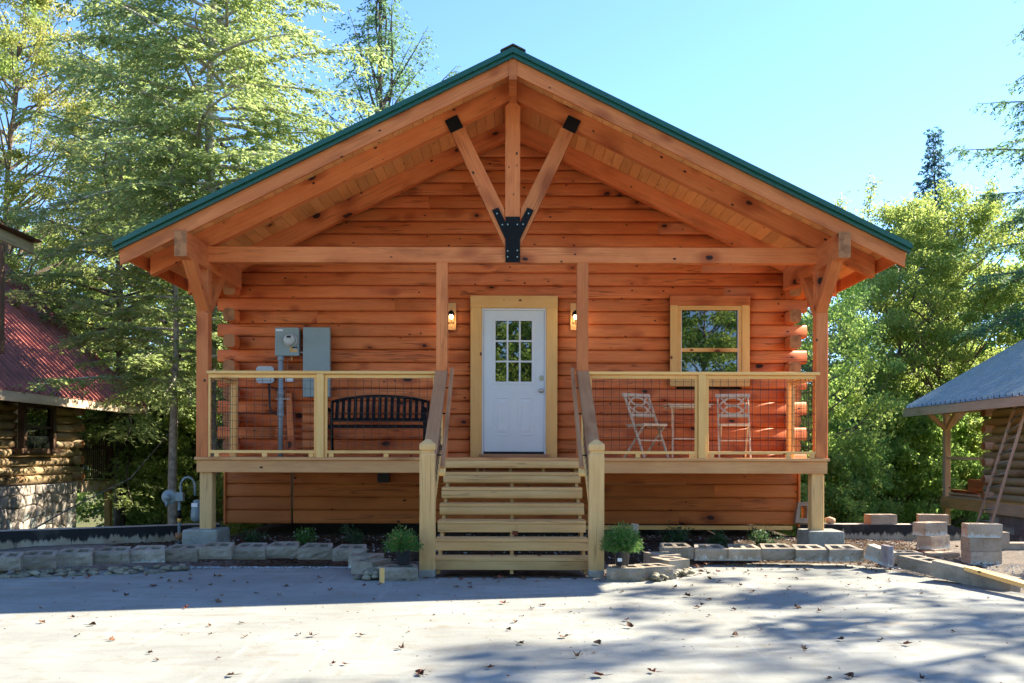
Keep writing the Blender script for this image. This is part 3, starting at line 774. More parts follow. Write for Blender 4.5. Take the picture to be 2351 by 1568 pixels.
# --- window
wx0, wx1, wz0, wz1 = 2.262, 3.400, 2.340, 3.570
cs = .11
box('window_casing', wx0, wx0+cs, yd-.03, yd+.02, wz0+.04, wz1-.14, 'trim', H); box('window_casing', wx1-cs, wx1, yd-.03, yd+.02, wz0+.04, wz1-.14, 'trim', H)
box('window_casing', wx0-.003, wx1+.003, yd-.034, yd+.02, wz1-.138, wz1, 'beam', H); box('window_casing', wx0, wx1, yd-.034, yd+.02, wz0-.07, wz0+.038, 'trim', H)
fx0, fx1, fz0, fz1 = wx0+cs+.004, wx1-cs-.004, wz0+.045, wz1-.142
v, f = join_boxes([(fx0, fx0+.045, yd-.012, yd+.06, fz0, fz1), (fx1-.045, fx1, yd-.012, yd+.06, fz0, fz1), (fx0+.045, fx1-.045, yd-.012, yd+.06, fz1-.06, fz1), (fx0+.045, fx1-.045, yd-.016, yd+.06, fz0, fz0+.05)])
wf = obj('window_frame', v, f, 'trim', H)
zm = P(0, 802, YW).z
box('meeting_rail', fx0+.045, fx1-.045, yd-.004, yd+.05, zm-.03, zm+.025, 'trim', wf)
for a, b in ((fz0+.05, zm-.03), (zm+.025, fz1-.06)):
    obj('glass_pane', [(fx0+.045, yd+.03, a), (fx1-.045, yd+.031, a), (fx1-.045, yd+.034, b), (fx0+.045, yd+.0325, b)], [(0, 1, 2, 3)], 'pane', wf)
for q in (fx0+.046, fx1-.054): box('sash_track', q, q+.008, yd-.008, yd+.02, fz0+.052, fz1-.062, 'vinyl', wf)
# --- stacked half log cover under the breaker panel
for i in range(6):
    zc = DZ+.06+i*.119; beam('cover_block', (-2.985, YW-.07, zc), (-2.66, YW-.07, zc), .10, .112, 'beam', H, c=.03)

# ================================================================== THINGS ON AND AROUND THE PORCH
for s, lab in ((-1, 'lit black lantern on wood plate left of the white door'), (1, 'lit black lantern mostly hidden behind the right inner porch post')):
    lx = -.868 if s < 0 else .895
    LN = root('wall_lantern', lab, 'lantern', (lx, YW-.02, 3.2), 'lanterns beside the front door')
    box('backing_board', lx-.062, lx+.062, YW-.045, YW-.0, 3.07, 3.455, 'soffit', LN)
    c = Vector((lx, YW-.15, 3.235))
    tube('lantern_arm', [(lx, YW-.05, 3.27), (lx, YW-.09, 3.345), (lx, YW-.15, 3.335), (lx, YW-.15, 3.31)], .006, 'bronze', LN)
    lathe('lantern_hood', [(.006, .10), (.025, .088), (.043, .066), (.052, .036), (.054, .03), (.050, .034), (.040, .06), (.02, .08)], 'bronze', LN, Matrix.Translation(c))
    lathe('lamp_bulb', [(.004, .05), (.020, .035), (.030, .012), (.028, -.008), (.014, -.024), (.003, -.028)], 'bulb', LN, Matrix.Translation(c))
    for a, b in ((-.045, 0), (.045, 0), (0, -.045), (0, .045)):
        tube('cage_bar', [c+Vector((a, b, .035)), c+Vector((a, b, -.075))], .0035, 'bronze', LN, 6)
    for z in (-.075, -.09): tube('cage_ring', [c+Vector((.046*math.cos(t*.5236), .046*math.sin(t*.5236), z)) for t in range(13)], .0035, 'bronze', LN, 6)
    ld = bpy.data.lights.new('lantern_light', 'POINT'); ld.energy = .3; ld.color = (1, .72, .42); ld.shadow_soft_size = .03
    lo = bpy.data.objects.new('lantern_light', ld); link(lo, Matrix.Translation(c+Vector((0, -.0, -.045))), LN)
YU = YW-.03
def U(x, y): return P(x, y, YU-.1)
a = U(631.6, 818); b = U(686.6, 754)
MB_ = root('electric_meter', 'grey electric meter box with round glass meter and stickers', 'electric meter', (a.x, YU, a.z))
box('meter_box', a.x, b.x, YU-.13, YU+.02, a.z, b.z, 'greybox', MB_, c=.006, axis=2)
c = U(667.7, 783); c.y = YU-.13
RX = Matrix.Rotation(rad(90), 4, 'X')
lathe('meter_ring', [(.098, 0), (.098, .02), (.088, .03), (.084, .03)], 'palebox', MB_, Matrix.Translation(c) @ RX, n=28)
md = lathe('meter_dome', [(.082, .02), (.080, .09), (.072, .102), (.002, .104)], 'meterglass', MB_, Matrix.Translation(c) @ RX, n=28)
box('meter_display', c.x-.03, c.x+.028, YU-.237, YU-.234, c.z+.022, c.z+.052, 'black', md, c=.001)
s1 = U(635, 762); box('warning_label', a.x+.012, a.x+.115, YU-.132, YU-.1295, b.z-.05, b.z-.022, 'label', MB_, c=.0005)
box('orange_sticker', a.x+.215, b.x-.02, YU-.132, YU-.1295, a.z+.055, a.z+.115, 'orange', MB_, c=.0005)
box('utility_sticker', a.x+.25, b.x-.02, YU-.134, YU-.1325, a.z+.082, a.z+.122, 'black', MB_, c=.0005)
box('utility_sticker', a.x+.255, b.x-.025, YU-.1355, YU-.1345, a.z+.086, a.z+.098, 'label', MB_, c=.0003)
tube('seal_wire', [(a.x+.22, YU-.11, a.z), (a.x+.25, YU-.12, a.z-.02), (a.x+.23, YU-.11, a.z-.04), (a.x+.16, YU-.05, a.z-.06), (a.x+.15, YU-.04, a.z-.38)], .003, 'rock', MB_, 6)
box('copper_tag', a.x+.232, a.x+.245, YU-.12, YU-.11, a.z-.07, a.z-.022, 'orange', MB_, c=.001)
a2 = U(695.7, 913); b2 = U(757, 754)
BP = root('breaker_panel', 'tall grey breaker panel box right of the electric meter', 'breaker panel', (a2.x, YU, a2.z))
box('panel_cover', a2.x, b2.x, YU-.12, YU-.105, a2.z, b2.z, 'greybox', BP, c=.004); box('panel_box', a2.x+.01, b2.x-.008, YU-.104, YU+.02, a2.z+.005, b2.z-.008, 'greybox', BP, c=.004)
box('panel_lip', a2.x-.004, b2.x+.006, YU-.126, YU-.07, b2.z+.001, b2.z+.006, 'greybox', BP, c=.001); box('seam', a2.x+.03, a2.x+.033, YU-.1215, YU-.1195, a2.z+.01, a2.z+.2, 'black', BP, c=.0003)
cyl('pipe_nipple', (b.x-.01, YU-.08, a.z+.05), (a2.x+.012, YU-.08, a.z+.05), .014, 'steel', BP)
a3 = U(587.6, 881); b3 = U(627.5, 842)
TB = root('telecom_box', 'small pale plastic utility box with rounded corners left of the conduit', 'utility box', (a3.x, YU, a3.z))
box('box_cover', a3.x, b3.x, YU-.10, YU-.055, a3.z, b3.z, 'palebox', TB, c=.03, axis=1); box('box_base', a3.x+.01, b3.x-.01, YU-.055, YU+.02, a3.z+.01, b3.z-.01, 'palebox', TB, c=.02, axis=1)
CD = root('conduit_pipe', 'grey plastic conduit running down from the electric meter to the deck', 'conduit', (U(643, 0).x, YU-.08, DZ))
cxp = U(643, 0).x
def cz(y): return U(0, y).z
cyl('pipe', (cxp, YU-.075, DZ), (cxp, YU-.075, a.z), .036, 'pvc', CD, 20)
for y0, y1, r in ((818, 829, .045), (898, 909, .046), (909, 957, .042), (946, 959, .047)): cyl('coupling', (cxp, YU-.075, cz(y1)), (cxp, YU-.075, cz(y0)), r, 'pvc', CD, 20)
box('pipe_strap', cxp-.06, cxp+.14, YU-.125, YU-.118, cz(918.5), cz(916.5), 'steel', CD, c=.001)
tube('cable', [(a3.x+.17, YU-.05, a3.z), (a3.x+.18, YU-.06, a3.z-.25), (a3.x+.20, YU-.06, a3.z-.42), (cxp-.1, YU-.06, cz(948)), (cxp-.03, YU-.07, cz(955))], .014, 'rubber', CD)
tube('cable', [(a3.x+.19, YU-.03, a3.z-.04), (cxp-.02, YU-.04, a3.z-.12)], .008, 'rubber', CD)
LL = root('grounding_box', 'tiny white junction box between the conduit and breaker panel', 'junction box', (U(661, 874).x, YU, U(0, 874).z))
q0, q1 = U(653, 877), U(670, 869); box('box_body', q0.x, q1.x, YU-.05, YU+.0, q0.z, q1.z, 'vinyl', LL)
PL = root('leaning_plank', 'reddish stained board leaning behind the grey conduit', 'plank', (-3.1, YW-.12, DZ))
beam('board', (-3.12, YW-.16, DZ+.02), (-3.20, YW-.02-.02, 2.16), .09, .03, 'beam', PL, up=(0, 1, 0))
q = P(881, 1097, YW-.05); VB = root('crawlspace_vent', 'black plastic vent cover on the skirting left of the stairs', 'vent', (q.x, q.y, q.z-.07))
box('vent_body', q.x-.08, q.x+.08, YW-.12, YW-.0, q.z-.07, q.z+.06, 'pot', VB, c=.01, axis=1)
for i in range(4): box('louvre', q.x-.065, q.x+.065, YW-.128, YW-.121, q.z-.055+i*.028, q.z-.04+i*.028, 'bronze', VB, c=.001)

# bench
bx_, by_ = -1.855, 12.42
BN = root('bench', 'black metal bench with arched slatted back on the porch', 'bench', (bx_, by_, DZ))
def arch(t): return 2.03 + .075*(1-abs(2*t-1)**2.2) + .0
n = 15
for i in range(n):
    t = i/(n-1); x = bx_-.60+1.2*t; zt_ = arch(t)
    beam('back_slat', (x, by_+.155-.0, DZ+.53), (x, by_+.215, zt_), .046, .008, 'bench', BN, up=(0, 1, 0), c=.002)
tube('top_rail', [(bx_-.66+1.32*i/24, by_+.215, arch(i/24)) for i in range(25)], .020, 'bench', BN)
beam('lower_back_rail', (bx_-.66, by_+.15, DZ+.52), (bx_+.66, by_+.15, DZ+.52), .03, .05, 'bench', BN)
for i in range(6): beam('seat_slat', (bx_-.64, by_-.26+.07*i, DZ+.43-.004*i), (bx_+.64, by_-.26+.07*i, DZ+.43-.004*i), .052, .014, 'bench', BN)
beam('seat_rail', (bx_-.64, by_-.30, DZ+.415), (bx_+.64, by_-.30, DZ+.415), .025, .045, 'bench', BN)
for s in (-1, 1):
    x = bx_+s*.675
    tube('side_frame', [(x, by_+.26, DZ), (x, by_+.17, DZ+.42), (x, by_+.225, 2.04)], .022, 'bench', BN)
    tube('armrest', [(x, by_+.18, DZ+.62), (x, by_-.05, DZ+.66), (x, by_-.24, DZ+.66), (x, by_-.30, DZ+.60), (x, by_-.29, DZ+.35), (x, by_-.30, DZ)], .022, 'bench', BN)
    beam('leg_brace', (x, by_-.29, DZ+.40), (x, by_+.18, DZ+.40), .02, .04, 'bench', BN)

# folding bistro chairs and table
def flat_ring(pts, w, d, close=True):
    """a flat ribbon in the local XZ plane of width w and depth d following pts"""
    v, f = [], []; n = len(pts)
    for i, (x, z) in enumerate(pts):
        ax, az = pts[i-1] if (i or close) else pts[0]; bx2, bz2 = pts[(i+1) % n] if (i < n-1 or close) else pts[-1]
        t = Vector((bx2-ax, bz2-az)).normalized(); nn = Vector((-t.y, t.x))*w/2
        for sg in (1, -1):
            for dd in (-d/2, d/2): v.append((x+nn.x*sg, dd, z+nn.y*sg))
    m_ = n if close else n-1
    for i in range(m_):
        a, b = i*4, ((i+1) % n)*4
        f += [(a, b, b+2, a+2), (a+1, a+3, b+3, b+1), (a, a+1, b+1, b), (a+2, b+2, b+3, a+3)]
    if not close: f += [(0, 2, 3, 1), ((n-1)*4, (n-1)*4+1, (n-1)*4+3, (n-1)*4+2)]
    return v, f
def chair(label, loc, rz):
    T = root('folding_chair', label, 'chair', loc, 'cream folding chairs on the porch', rz)
    base = WM[T.name]
    def B(name, p0, p1, w, h, up=(0, 0, 1)):
        o = beam(name, p0, p1, w, h, 'furn', None, up=up); o.parent = T; Mx = base @ WM[o.name]
        o.matrix_parent_inverse = base.inverted(); o.matrix_basis = Mx; WM[o.name] = Mx; return o
    W_ = .205
    for s in (-1, 1):   # front is -y
        B('back_leg', (s*W_, -.24, 0), (s*W_, .20, .86), .022, .034)       # long leg: front foot to top of the back
        B('front_leg', (s*(W_-.03), .24, 0), (s*(W_-.03), -.19, .43), .022, .032)
        B('seat_rail', (s*(W_-.03), -.20, .435), (s*(W_-.03), .17, .43), .022, .03)
    for i in range(7): B('seat_slat', (-W_+.005, -.17+.055*i, .452), (W_-.005, -.17+.055*i, .452), .045, .012)
    B('seat_front', (-W_, -.205, .445), (W_, -.205, .445), .02, .034)
    B('stretcher', (-W_, -.12, .235), (W_, -.12, .235), .02, .02); B('stretcher', (-W_, .17, .08), (W_, .17, .08), .02, .02)
    tilt = math.atan2(.44, .86); Mt = base @ Matrix.Translation((0, .205, .86)) @ Matrix.Rotation(-tilt, 4, 'X')
    def loc_obj(name, vf): 
        o = obj(name, vf[0], vf[1], 'furn', T, Mt); return o
    loc_obj('top_rail', join_boxes([(-W_-.03, W_+.03, -.014, .014, -.02, .025)])); loc_obj('back_rail', join_boxes([(-W_+.01, W_-.01, -.012, .012, -.34, -.295)]))
    for zc_ in (-.095, -.225):
        loc_obj('back_loop', flat_ring([(.115*math.cos(t*.3307), zc_+.062*math.sin(t*.3307)) for t in range(19)], .022, .018))
    for s in (-1, 1):
        loc_obj('back_scroll', flat_ring([(s*.18, -.02), (s*.12, -.075), (s*.165, -.125), (s*.175, -.16), (s*.165, -.195), (s*.12, -.245), (s*.18, -.30)], .022, .018, False))
    return T
YC = 12.28
q = P(1478, 0, YC); chair('cream wooden folding chair left of the little table, angled right', (q.x+.02, YC, DZ), rad(30))
q = P(1684, 0, YC); chair('cream wooden folding chair right of the little table, facing front', (q.x, YC, DZ), rad(-10))
q = P(1578, 0, YC+.1); tx, ty = q.x, YC+.12
TBL = root('folding_table', 'small cream folding table between the two porch chairs', 'table', (tx, ty, DZ))
for i in range(7): beam('top_slat', (tx-.31, ty-.21+.07*i, DZ+.725), (tx+.31, ty-.21+.07*i, DZ+.725), .058, .015, 'furn', TBL)
for yy in (-.22, .22): beam('apron', (tx-.28, ty+yy, DZ+.70), (tx+.28, ty+yy, DZ+.70), .02, .03, 'furn', TBL)
for xx in (-.20, .20):
    beam('leg', (tx+xx-.045, ty-.24, DZ), (tx+xx+.045, ty+.2, DZ+.70), .022, .034, 'furn', TBL); beam('leg', (tx+xx+.045, ty+.24, DZ), (tx+xx-.045, ty-.2, DZ+.70), .022, .034, 'furn', TBL)
beam('stretcher', (tx-.2, ty-.1, DZ+.26), (tx+.2, ty-.1, DZ+.26), .02, .02, 'furn', TBL)

# ================================================================== FOOTINGS, RETAINING WALLS, BLOCKS
def footing(cx_, label):
    T = root('concrete_footing', label, 'footing', (cx_, 11.5, .05), 'concrete footings under the porch posts')
    v = [(cx_+dx, 11.5+dy, .335-.0*R.random()) for dx, dy in ((-.22, -.22), (.22, -.24), (.24, .24), (-.23, .23))] + [(cx_+dx*1.04, 11.5+dy*1.04, .0) for dx, dy in ((-.22, -.22), (.22, -.24), (.24, .24), (-.23, .23))]
    o = obj('footing_block', v, [(0, 1, 2, 3), (7, 6, 5, 4), (0, 4, 5, 1), (1, 5, 6, 2), (2, 6, 7, 3), (3, 7, 4, 0)], 'pier', T)
    b = o.modifiers.new('bevel', 'BEVEL'); b.width = .02; b.segments = 2
footing(-3.92, 'grey concrete footing under the left porch post'); footing(3.95, 'grey concrete footing under the right porch post')
def wallpath(name, pts, z0, z1, th, label, broken=False):
    v, f = [], []; top = []
    L = [Vector((x, y, 0)) for x, y in pts]
    fine = []
    for a, b in zip(L, L[1:]):
        m_ = max(1, int((b-a).length/.15))
        for i in range(m_): fine.append(a.lerp(b, i/m_))
    fine.append(L[-1]); n = len(fine)
    for i, p in enumerate(fine):
        t = (fine[min(i+1, n-1)]-fine[max(i-1, 0)]).normalized(); nn = Vector((-t.y, t.x, 0))
        zt = z1 + noise.noise((p.x*3, p.y*3, 1))*.008
        if broken and i > n-5: zt -= (i-(n-5))*.045+.02*R.random()
        v += [(p.x, p.y, z0), (p.x, p.y, zt), (p.x+nn.x*th, p.y+nn.y*th, zt+.002), (p.x+nn.x*th, p.y+nn.y*th, z0)]
    for i in range(n-1):
        for k in range(3): f.append((i*4+k, i*4+4+k, i*4+5+k, i*4+1+k))
    f += [(3, 2, 1, 0), ((n-1)*4, (n-1)*4+1, (n-1)*4+2, (n-1)*4+3)]
    o = obj(name, v, f, 'tar'); return tag(o, label, 'retaining wall')
wallpath('retaining_wall', [(-12, 8.6), (-6.5, 11.4), (-4.45, 12.5), (-4.1, 12.62)], -.9, .30, .2, 'low retaining wall coated black along its top, left of the cabin')
wallpath('retaining_wall', [(4.13, 12.86), (6.9, 12.86)], -.9, .30, .2, 'low tarred retaining wall with blocks on top, right of the cabin', True)

def block_mesh(L=.398, H_=.136, D=.29, taper=.05, rough=.012, seed=0, mat='block', holes=True):
    rr = random.Random(seed); v, f = [], []
    def X(u, y): return (u-.5)*(L - taper*2*(y/D))
    us = [0, .14, .43, .57, .86, 1]; yl = [0, .07, D-.06, D]
    def idx(i, j, k): return (j*6+i)*2+k
    for j in range(4):
        for i in range(6):
            for k in range(2): v.append((X(us[i], yl[j]), yl[j], (0, H_)[k]))
    for j in range(3):
        for i in range(5):
            if holes and j == 1 and i in (1, 3):
                a, b, c, d = (i, j), (i+1, j), (i+1, j+1), (i, j+1)
                for p, q in ((a, b), (b, c), (c, d), (d, a)): f.append((idx(*p, 0), idx(*p, 1), idx(*q, 1), idx(*q, 0)))
            else:
                f.append((idx(i, j, 1), idx(i+1, j, 1), idx(i+1, j+1, 1), idx(i, j+1, 1))); f.append((idx(i, j+1, 0), idx(i+1, j+1, 0), idx(i+1, j, 0), idx(i, j, 0)))
    for j in range(3):
        f.append((idx(0, j, 0), idx(0, j, 1), idx(0, j+1, 1), idx(0, j+1, 0))); f.append((idx(5, j+1, 0), idx(5, j+1, 1), idx(5, j, 1), idx(5, j, 0)))
    for i in range(5): f.append((idx(i, 3, 0), idx(i, 3, 1), idx(i+1, 3, 1), idx(i+1, 3, 0)))
    # split front face grid
    nu, nv = 9, 5; base = len(v)
    for b in range(nv):
        for a in range(nu):
            e = a in (0, nu-1) or b in (0, nv-1)
            v.append((L*(a/(nu-1)-.5), -(0 if e else rough*rr.uniform(.2, 1.6)) - (rough*.3*rr.random() if e else 0), H_*b/(nv-1)))
    for b in range(nv-1):
        for a in range(nu-1): f.append((base+b*nu+a, base+b*nu+a+1, base+(b+1)*nu+a+1, base+(b+1)*nu+a))
    return mesh('landscape_block', v, f, mat)
BMS = [block_mesh(seed=i) for i in range(4)]
BSM = [block_mesh(taper=0, rough=.002, seed=9, D=.2, mat='tanblock'), block_mesh(taper=0, rough=.002, seed=8, D=.2, H_=.165, mat='tanblock')]
def block(me, loc, rz, label, group=None, rx=0, ry=0):
    o = bpy.data.objects.new('landscape_block', me)
    link(o, Matrix.Translation(loc) @ Matrix.Rotation(rz, 4, 'Z') @ Matrix.Rotation(ry, 4, 'Y') @ Matrix.Rotation(rx, 4, 'X')); return tag(o, label, 'concrete block', group)
GL, GR = 'blocks edging the bed left of the stairs', 'blocks edging the bed right of the stairs'
left = [(-40, 42, 1283, 9.35), (42, 124, 1279, 9.55), (125, 210, 1273, 9.75), (212, 296, 1269, 9.95), (297, 377, 1266, 10.1), (377, 451, 1263, 10.2), (452, 532, 1258, 10.22), (533, 608, 1259, 10.4), (609, 685, 1256, 10.42), (686, 762, 1259, 10.42), (765, 842, 1262, 10.35)]
names = ['outermost block at the left picture edge in the left bed edging', 'second edging block from the left edge, above the river stones', 'third edging block from the left edge, above river stones', 'edging block in front of the gas meter, fourth from the left', 'edging block just left of the left post footing, fifth from left',
         'edging block touching the left corner of the left post footing', 'edging block directly in front of the left post footing', 'edging block just right of the left post footing', 'second edging block right of the left footing, below the white-flowered plant', 'third edging block right of the left footing', 'last straight edging block before the corner left of the stairs']
for i, (x0, x1, yt, d) in enumerate(left):
    q = P((x0+x1)/2, yt, d); a = math.atan2(.9*(.2 if i < 5 else .02), 1)
    block(BMS[i % 4], (q.x, d, q.z-.136), a+R.uniform(-.03, .03), names[i], GL, rx=.115)
right = [(1515, 1592, 1256, 10.5), (1596, 1672, 1259, 10.5), (1674, 1750, 1259, 10.48), (1751, 1826, 1258, 10.46), (1828, 1904, 1260, 10.42), (1905, 1982, 1260, 10.35)]
names = ['first straight edging block right of the potted plant, gravel in its holes', 'edging block below the first dark shrub right of the stairs', 'whitened edging block below the small round shrub', 'edging block below the rightmost shrub', 'edging block in front of the right footing, gravel filled', 'edging block just right of the right post footing']
for i, (x0, x1, yt, d) in enumerate(right):
    q = P((x0+x1)/2, yt, d); block(BMS[(i+1) % 4], (q.x, d, q.z-.136), R.uniform(-.03, .03), names[i], GR, rx=.115)
# turned blocks either side of the stairs
for (x, y, z, rz, lab, g_) in ((-1.50, 10.06, .03, 1.35, 'rearmost turned block at the corner left of the stairs', GL), (-1.39, 9.62, .02, 1.2, 'turned block behind the river stone heap left of the stairs', GL),
                    (-1.155, 8.98+.2, .0, .0, 'block under the left potted plant beside the stairs', GL), (1.165, 9.18, .0, 0, 'block under the right potted plant beside the stairs', GR),
                    (1.53, 9.30, .0, .35, 'rough faced corner block right of the potted plant', GR), (1.60, 9.75, .03, -1.2, 'turned block with two holes behind the corner block, right of stairs', GR), (1.58, 10.15, .04, -1.25, 'rearmost turned block right of the stairs', GR)):
    block(BMS[0 if 'under' in lab else 2], (x, y, z), rz, lab, g_)
G2 = 'loose concrete blocks on the right'
q = P(2029, 1203, 12.9); block(BSM[0], (q.x, 12.88, .302), .12, 'left of the two tan blocks standing on the right retaining wall', G2)
q = P(2143, 1205, 12.9); block(BSM[0], (q.x, 12.88, .302), -.25, 'right of the two tan blocks standing on the right retaining wall', G2)
# leaning blocks where the right edging collapses
for (x0, x1, yt0, yt1, d0, d1, lab) in ((1984, 2038, 1252, 1272, 10.3, 10.1, 'short wedge shaped block sinking at the end of the right edging'),
        (2059, 2138, 1272, 1290, 9.95, 9.6, 'tilted two holed block right of the gap in the edging'),
        (2136, 2232, 1290, 1312, 9.3, 8.95, 'smooth tilted block under nothing, left of the one under the plank'), (2232, 2319, 1312, 1333, 8.95, 8.6, 'tilted block under the loose timber plank')):
    a, b = P(x0, yt0, d0), P(x1, yt1, d1); mid = (a+b)/2; L_ = (b-a).length
    me = BMS[1] if 'holed' in lab else (block_mesh(L=L_, D=.16, taper=.0, rough=.004, seed=3, holes=False, H_=.165))
    lab = lab.replace('smooth tilted block under nothing, left of the one under the plank', 'smooth tilted block just left of the loose timber plank')
    o = block(me, (mid.x, mid.y, mid.z-.136), math.atan2(b.y-a.y, b.x-a.x), lab, GR, ry=-math.asin((b.z-a.z)/L_)*1.0)
q = P(2079, 1262, 10.6); block(BMS[3], (q.x, 10.6, q.z-.16), -.25, 'two holed block lying behind the tilted ones at the right edging gap', GR)
q = P(2046, 1300, 9.98); block(block_mesh(L=.06, H_=.23, D=.2, taper=0, holes=False, mat='cmu', seed=4), (q.x, 9.98, q.z-.0), .0, 'narrow block piece standing on end in the edging gap', GR)
# the two stacks
for k, (dx, dy, rz) in enumerate(((.02, .0, .65), (.0, .02, .55), (-.05, .02, .35))):
    q = P(2153, 1285, 11.6); block(BSM[1], (q.x+dx, 11.5+dy, -.07+.1675*k), rz+.1*(k == 2), ['bottom', 'middle', 'top'][k]+' block of the left one of two block stacks', G2)
for k, (dx, dy, rz) in enumerate(((.0, .0, .12), (-.01, .0, .06), (-.03, -.02, -.12))):
    q = P(2256, 1300, 10.9); block(BSM[1], (q.x+dx, 10.8+dy, -.03+.1675*k), rz, ['bottom', 'middle', 'top'][k]+' block of the right one of two block stacks', G2)
q = P(2225, 1290, 11.0); block(BSM[0], (q.x-.2, 11.2, -.06), .1, 'half hidden block on the ground between the two block stacks', G2)
q = P(2340, 1262, 11.6); o = obj('broken_wall', *join_boxes([(0, 1.4, 0, .2, -.3, .16), (0, .18, 0, .2, .16, .3), (-.15, 1.9, -.5, -.3, -.3, .02)]), 'tanblock', None, Matrix.Translation((q.x-.3, 11.6, 0))); tag(o, 'broken low masonry wall end beside the right block stack', 'wall')
p0, p1 = P(2226, 1303, 9.0), P(2420, 1358, 7.9); o = beam('timber_plank', p0, p1, .12, .04, 'cream'); tag(o, 'loose pale timber plank lying over tilted blocks at right', 'plank')
# upright trapezoid block leaning behind the right post
q = P(1853, 1199, 13.1)
o = bpy.data.objects.new('landscape_block', block_mesh(seed=5, mat='tanblock', H_=.2, D=.30)); link(o, Matrix.Translation((q.x-.08, 13.02, .305)) @ Matrix.Rotation(rad(85), 4, 'X') @ Matrix.Rotation(rad(5), 4, 'Y')); tag(o, 'tan block stood on edge behind the right porch post', 'concrete block')
def rock(name, r, mat, seed, sub=2, sc=(1, 1, .6)):
    import bmesh
    bm = bmesh.new(); bmesh.ops.create_icosphere(bm, subdivisions=sub, radius=r)
    for v_ in bm.verts:
        n_ = 1+.22*noise.noise(v_.co*(1.2/r)+Vector((seed*7.1, 0, 0))); v_.co = Vector((v_.co.x*sc[0], v_.co.y*sc[1], v_.co.z*sc[2]))*n_
    me = bpy.data.meshes.new(name); bm.to_mesh(me); bm.free(); me.materials.append(M[mat]); me.polygons.foreach_set('use_smooth', [True]*len(me.polygons)); return me
q = P(1906, 1196, 12.95); o = bpy.data.objects.new('rock', rock('rock', .075, 'rock', 3, 1, (1.1, 1, .8))); link(o, Matrix.Translation((q.x, 12.95, .35))); tag(o, 'orange tan rock on the retaining wall right of the porch post', 'rock')
# river stones
RM = [rock('river_stone', .05, 'river', i, 2, (1.25, .9, .6)) for i in range(4)]
def stone(x, y, z, s, lab, grp):
    o = bpy.data.objects.new('river_stone', RM[R.randrange(4)])
    link(o, Matrix.Translation((x, y, z)) @ Matrix.Rotation(R.uniform(0, 6.28), 4, 'Z') @ Matrix.Rotation(R.uniform(-.4, .4), 4, 'X') @ Matrix.Scale(s, 4)); tag(o, lab, 'stone', grp)
for i in range(105):
    t = R.random()**1.3; x = -5.75+t*2.15; row = R.random()
    y = 9.15+(x+5.75)*.30 + row*.27*(1-.3*t); stone(x, y, .0+row*.05, R.uniform(.55, 1.05), 'rounded river stone lying in the strip below the left block edging', 'river stones along the left blocks')
for i in range(34):
    a = R.uniform(0, 6.28); r = R.random()**.6*.17; stone(-1.40+r*1.2*math.cos(a), 9.30+r*.7*math.sin(a), max(.02, .14-r*.8), R.uniform(.7, 1.1), 'rounded river stone in the heap left of the stairs by the timber stake', 'river stones heaped left of the stairs')
for i in range(30):
    t = R.random(); stone(1.42+.5*t, 9.12+.55*t+R.uniform(-.05, .06), .02+.05*R.random(), R.uniform(.5, .95), 'rounded river stone at the foot of the corner block right of the stairs', 'river stones right of the stairs')
q = P(878, 1325, 9.05); o = box('timber_stake', q.x-.022, q.x+.022, 9.03, 9.07, .0, .15, 'cream'); tag(o, 'short timber stake standing beside the stone heap left of the stairs', 'stake')
q = P(1566, 1290, 12.0); o = beam('timber_offcut', (1.62, 12.0, .05), (1.66, 12.1, .36), .10, .03, 'tan', up=(0, 1, 0)); tag(o, 'pale wood offcut leaning under the skirting right of the stairs', 'offcut')

# gas meter
gx = P(412, 0, 12.0).x; gy = 12.0
GM = root('gas_meter', 'grey gas regulator and meter on a riser pipe left of the porch', 'gas meter', (gx, gy, .1))
def gz(y): return P(0, y, gy).z
cyl('riser_pipe', (gx, gy, .05), (gx, gy, gz(1150)), .020, 'gas', GM); cyl('pipe_sleeve', (gx, gy, gz(1240)), (gx, gy, gz(1225)), .05, 'leafred' if False else 'weathered', GM); cyl('pipe_sleeve', (gx, gy, gz(1192)), (gx, gy, gz(1173)), .028, 'bronze', GM)
cyl('orange_band', (gx, gy, gz(1200)), (gx, gy, gz(1192)), .027, 'orange', GM)
xr = P(448, 0, gy).x
pts = [(gx+.02, gy, gz(1152)), (gx+.02, gy, gz(1118))]
for i in range(9):
    a = math.pi*(1-i/8); pts.append(((gx+.02+xr)/2+(xr-gx-.02)/2*math.cos(a), gy, gz(1118)+.12*math.sin(a)))
pts.append((xr, gy, gz(1140))); tube('bent_pipe', pts, .017, 'gas', GM, 12)
box('pipe_union', gx-.04, gx+.06, gy-.04, gy+.04, gz(1152), gz(1132), 'gas', GM, axis=2)
rc = Vector((P(390, 0, gy).x, gy-.02, gz(1143)))
lathe('regulator', [(.03, -.05), (.075, -.03), (.085, -.012), (.100, -.010), (.100, .010), (.085, .012), (.062, .026), (.035, .03), (.034, .06), (.004, .062)], 'gas', GM, Matrix.Translation(rc) @ RX, n=28)
cyl('regulator_vent', rc+Vector((-.02, -.03, -.05)), rc+Vector((-.025, -.03, -.125)), .020, 'gas', GM)
lathe('meter_body', [(.03, -.13), (.08, -.11), (.09, -.05), (.082, .05), (.06, .11), (.055, .16), (.02, .17)], 'gas', GM, Matrix.Translation((xr+.035, gy, gz(1178))), n=20)
box('meter_label', xr-.02, xr+.06, gy-.085, gy-.07, gz(1165), gz(1156), 'label', GM, c=.001)

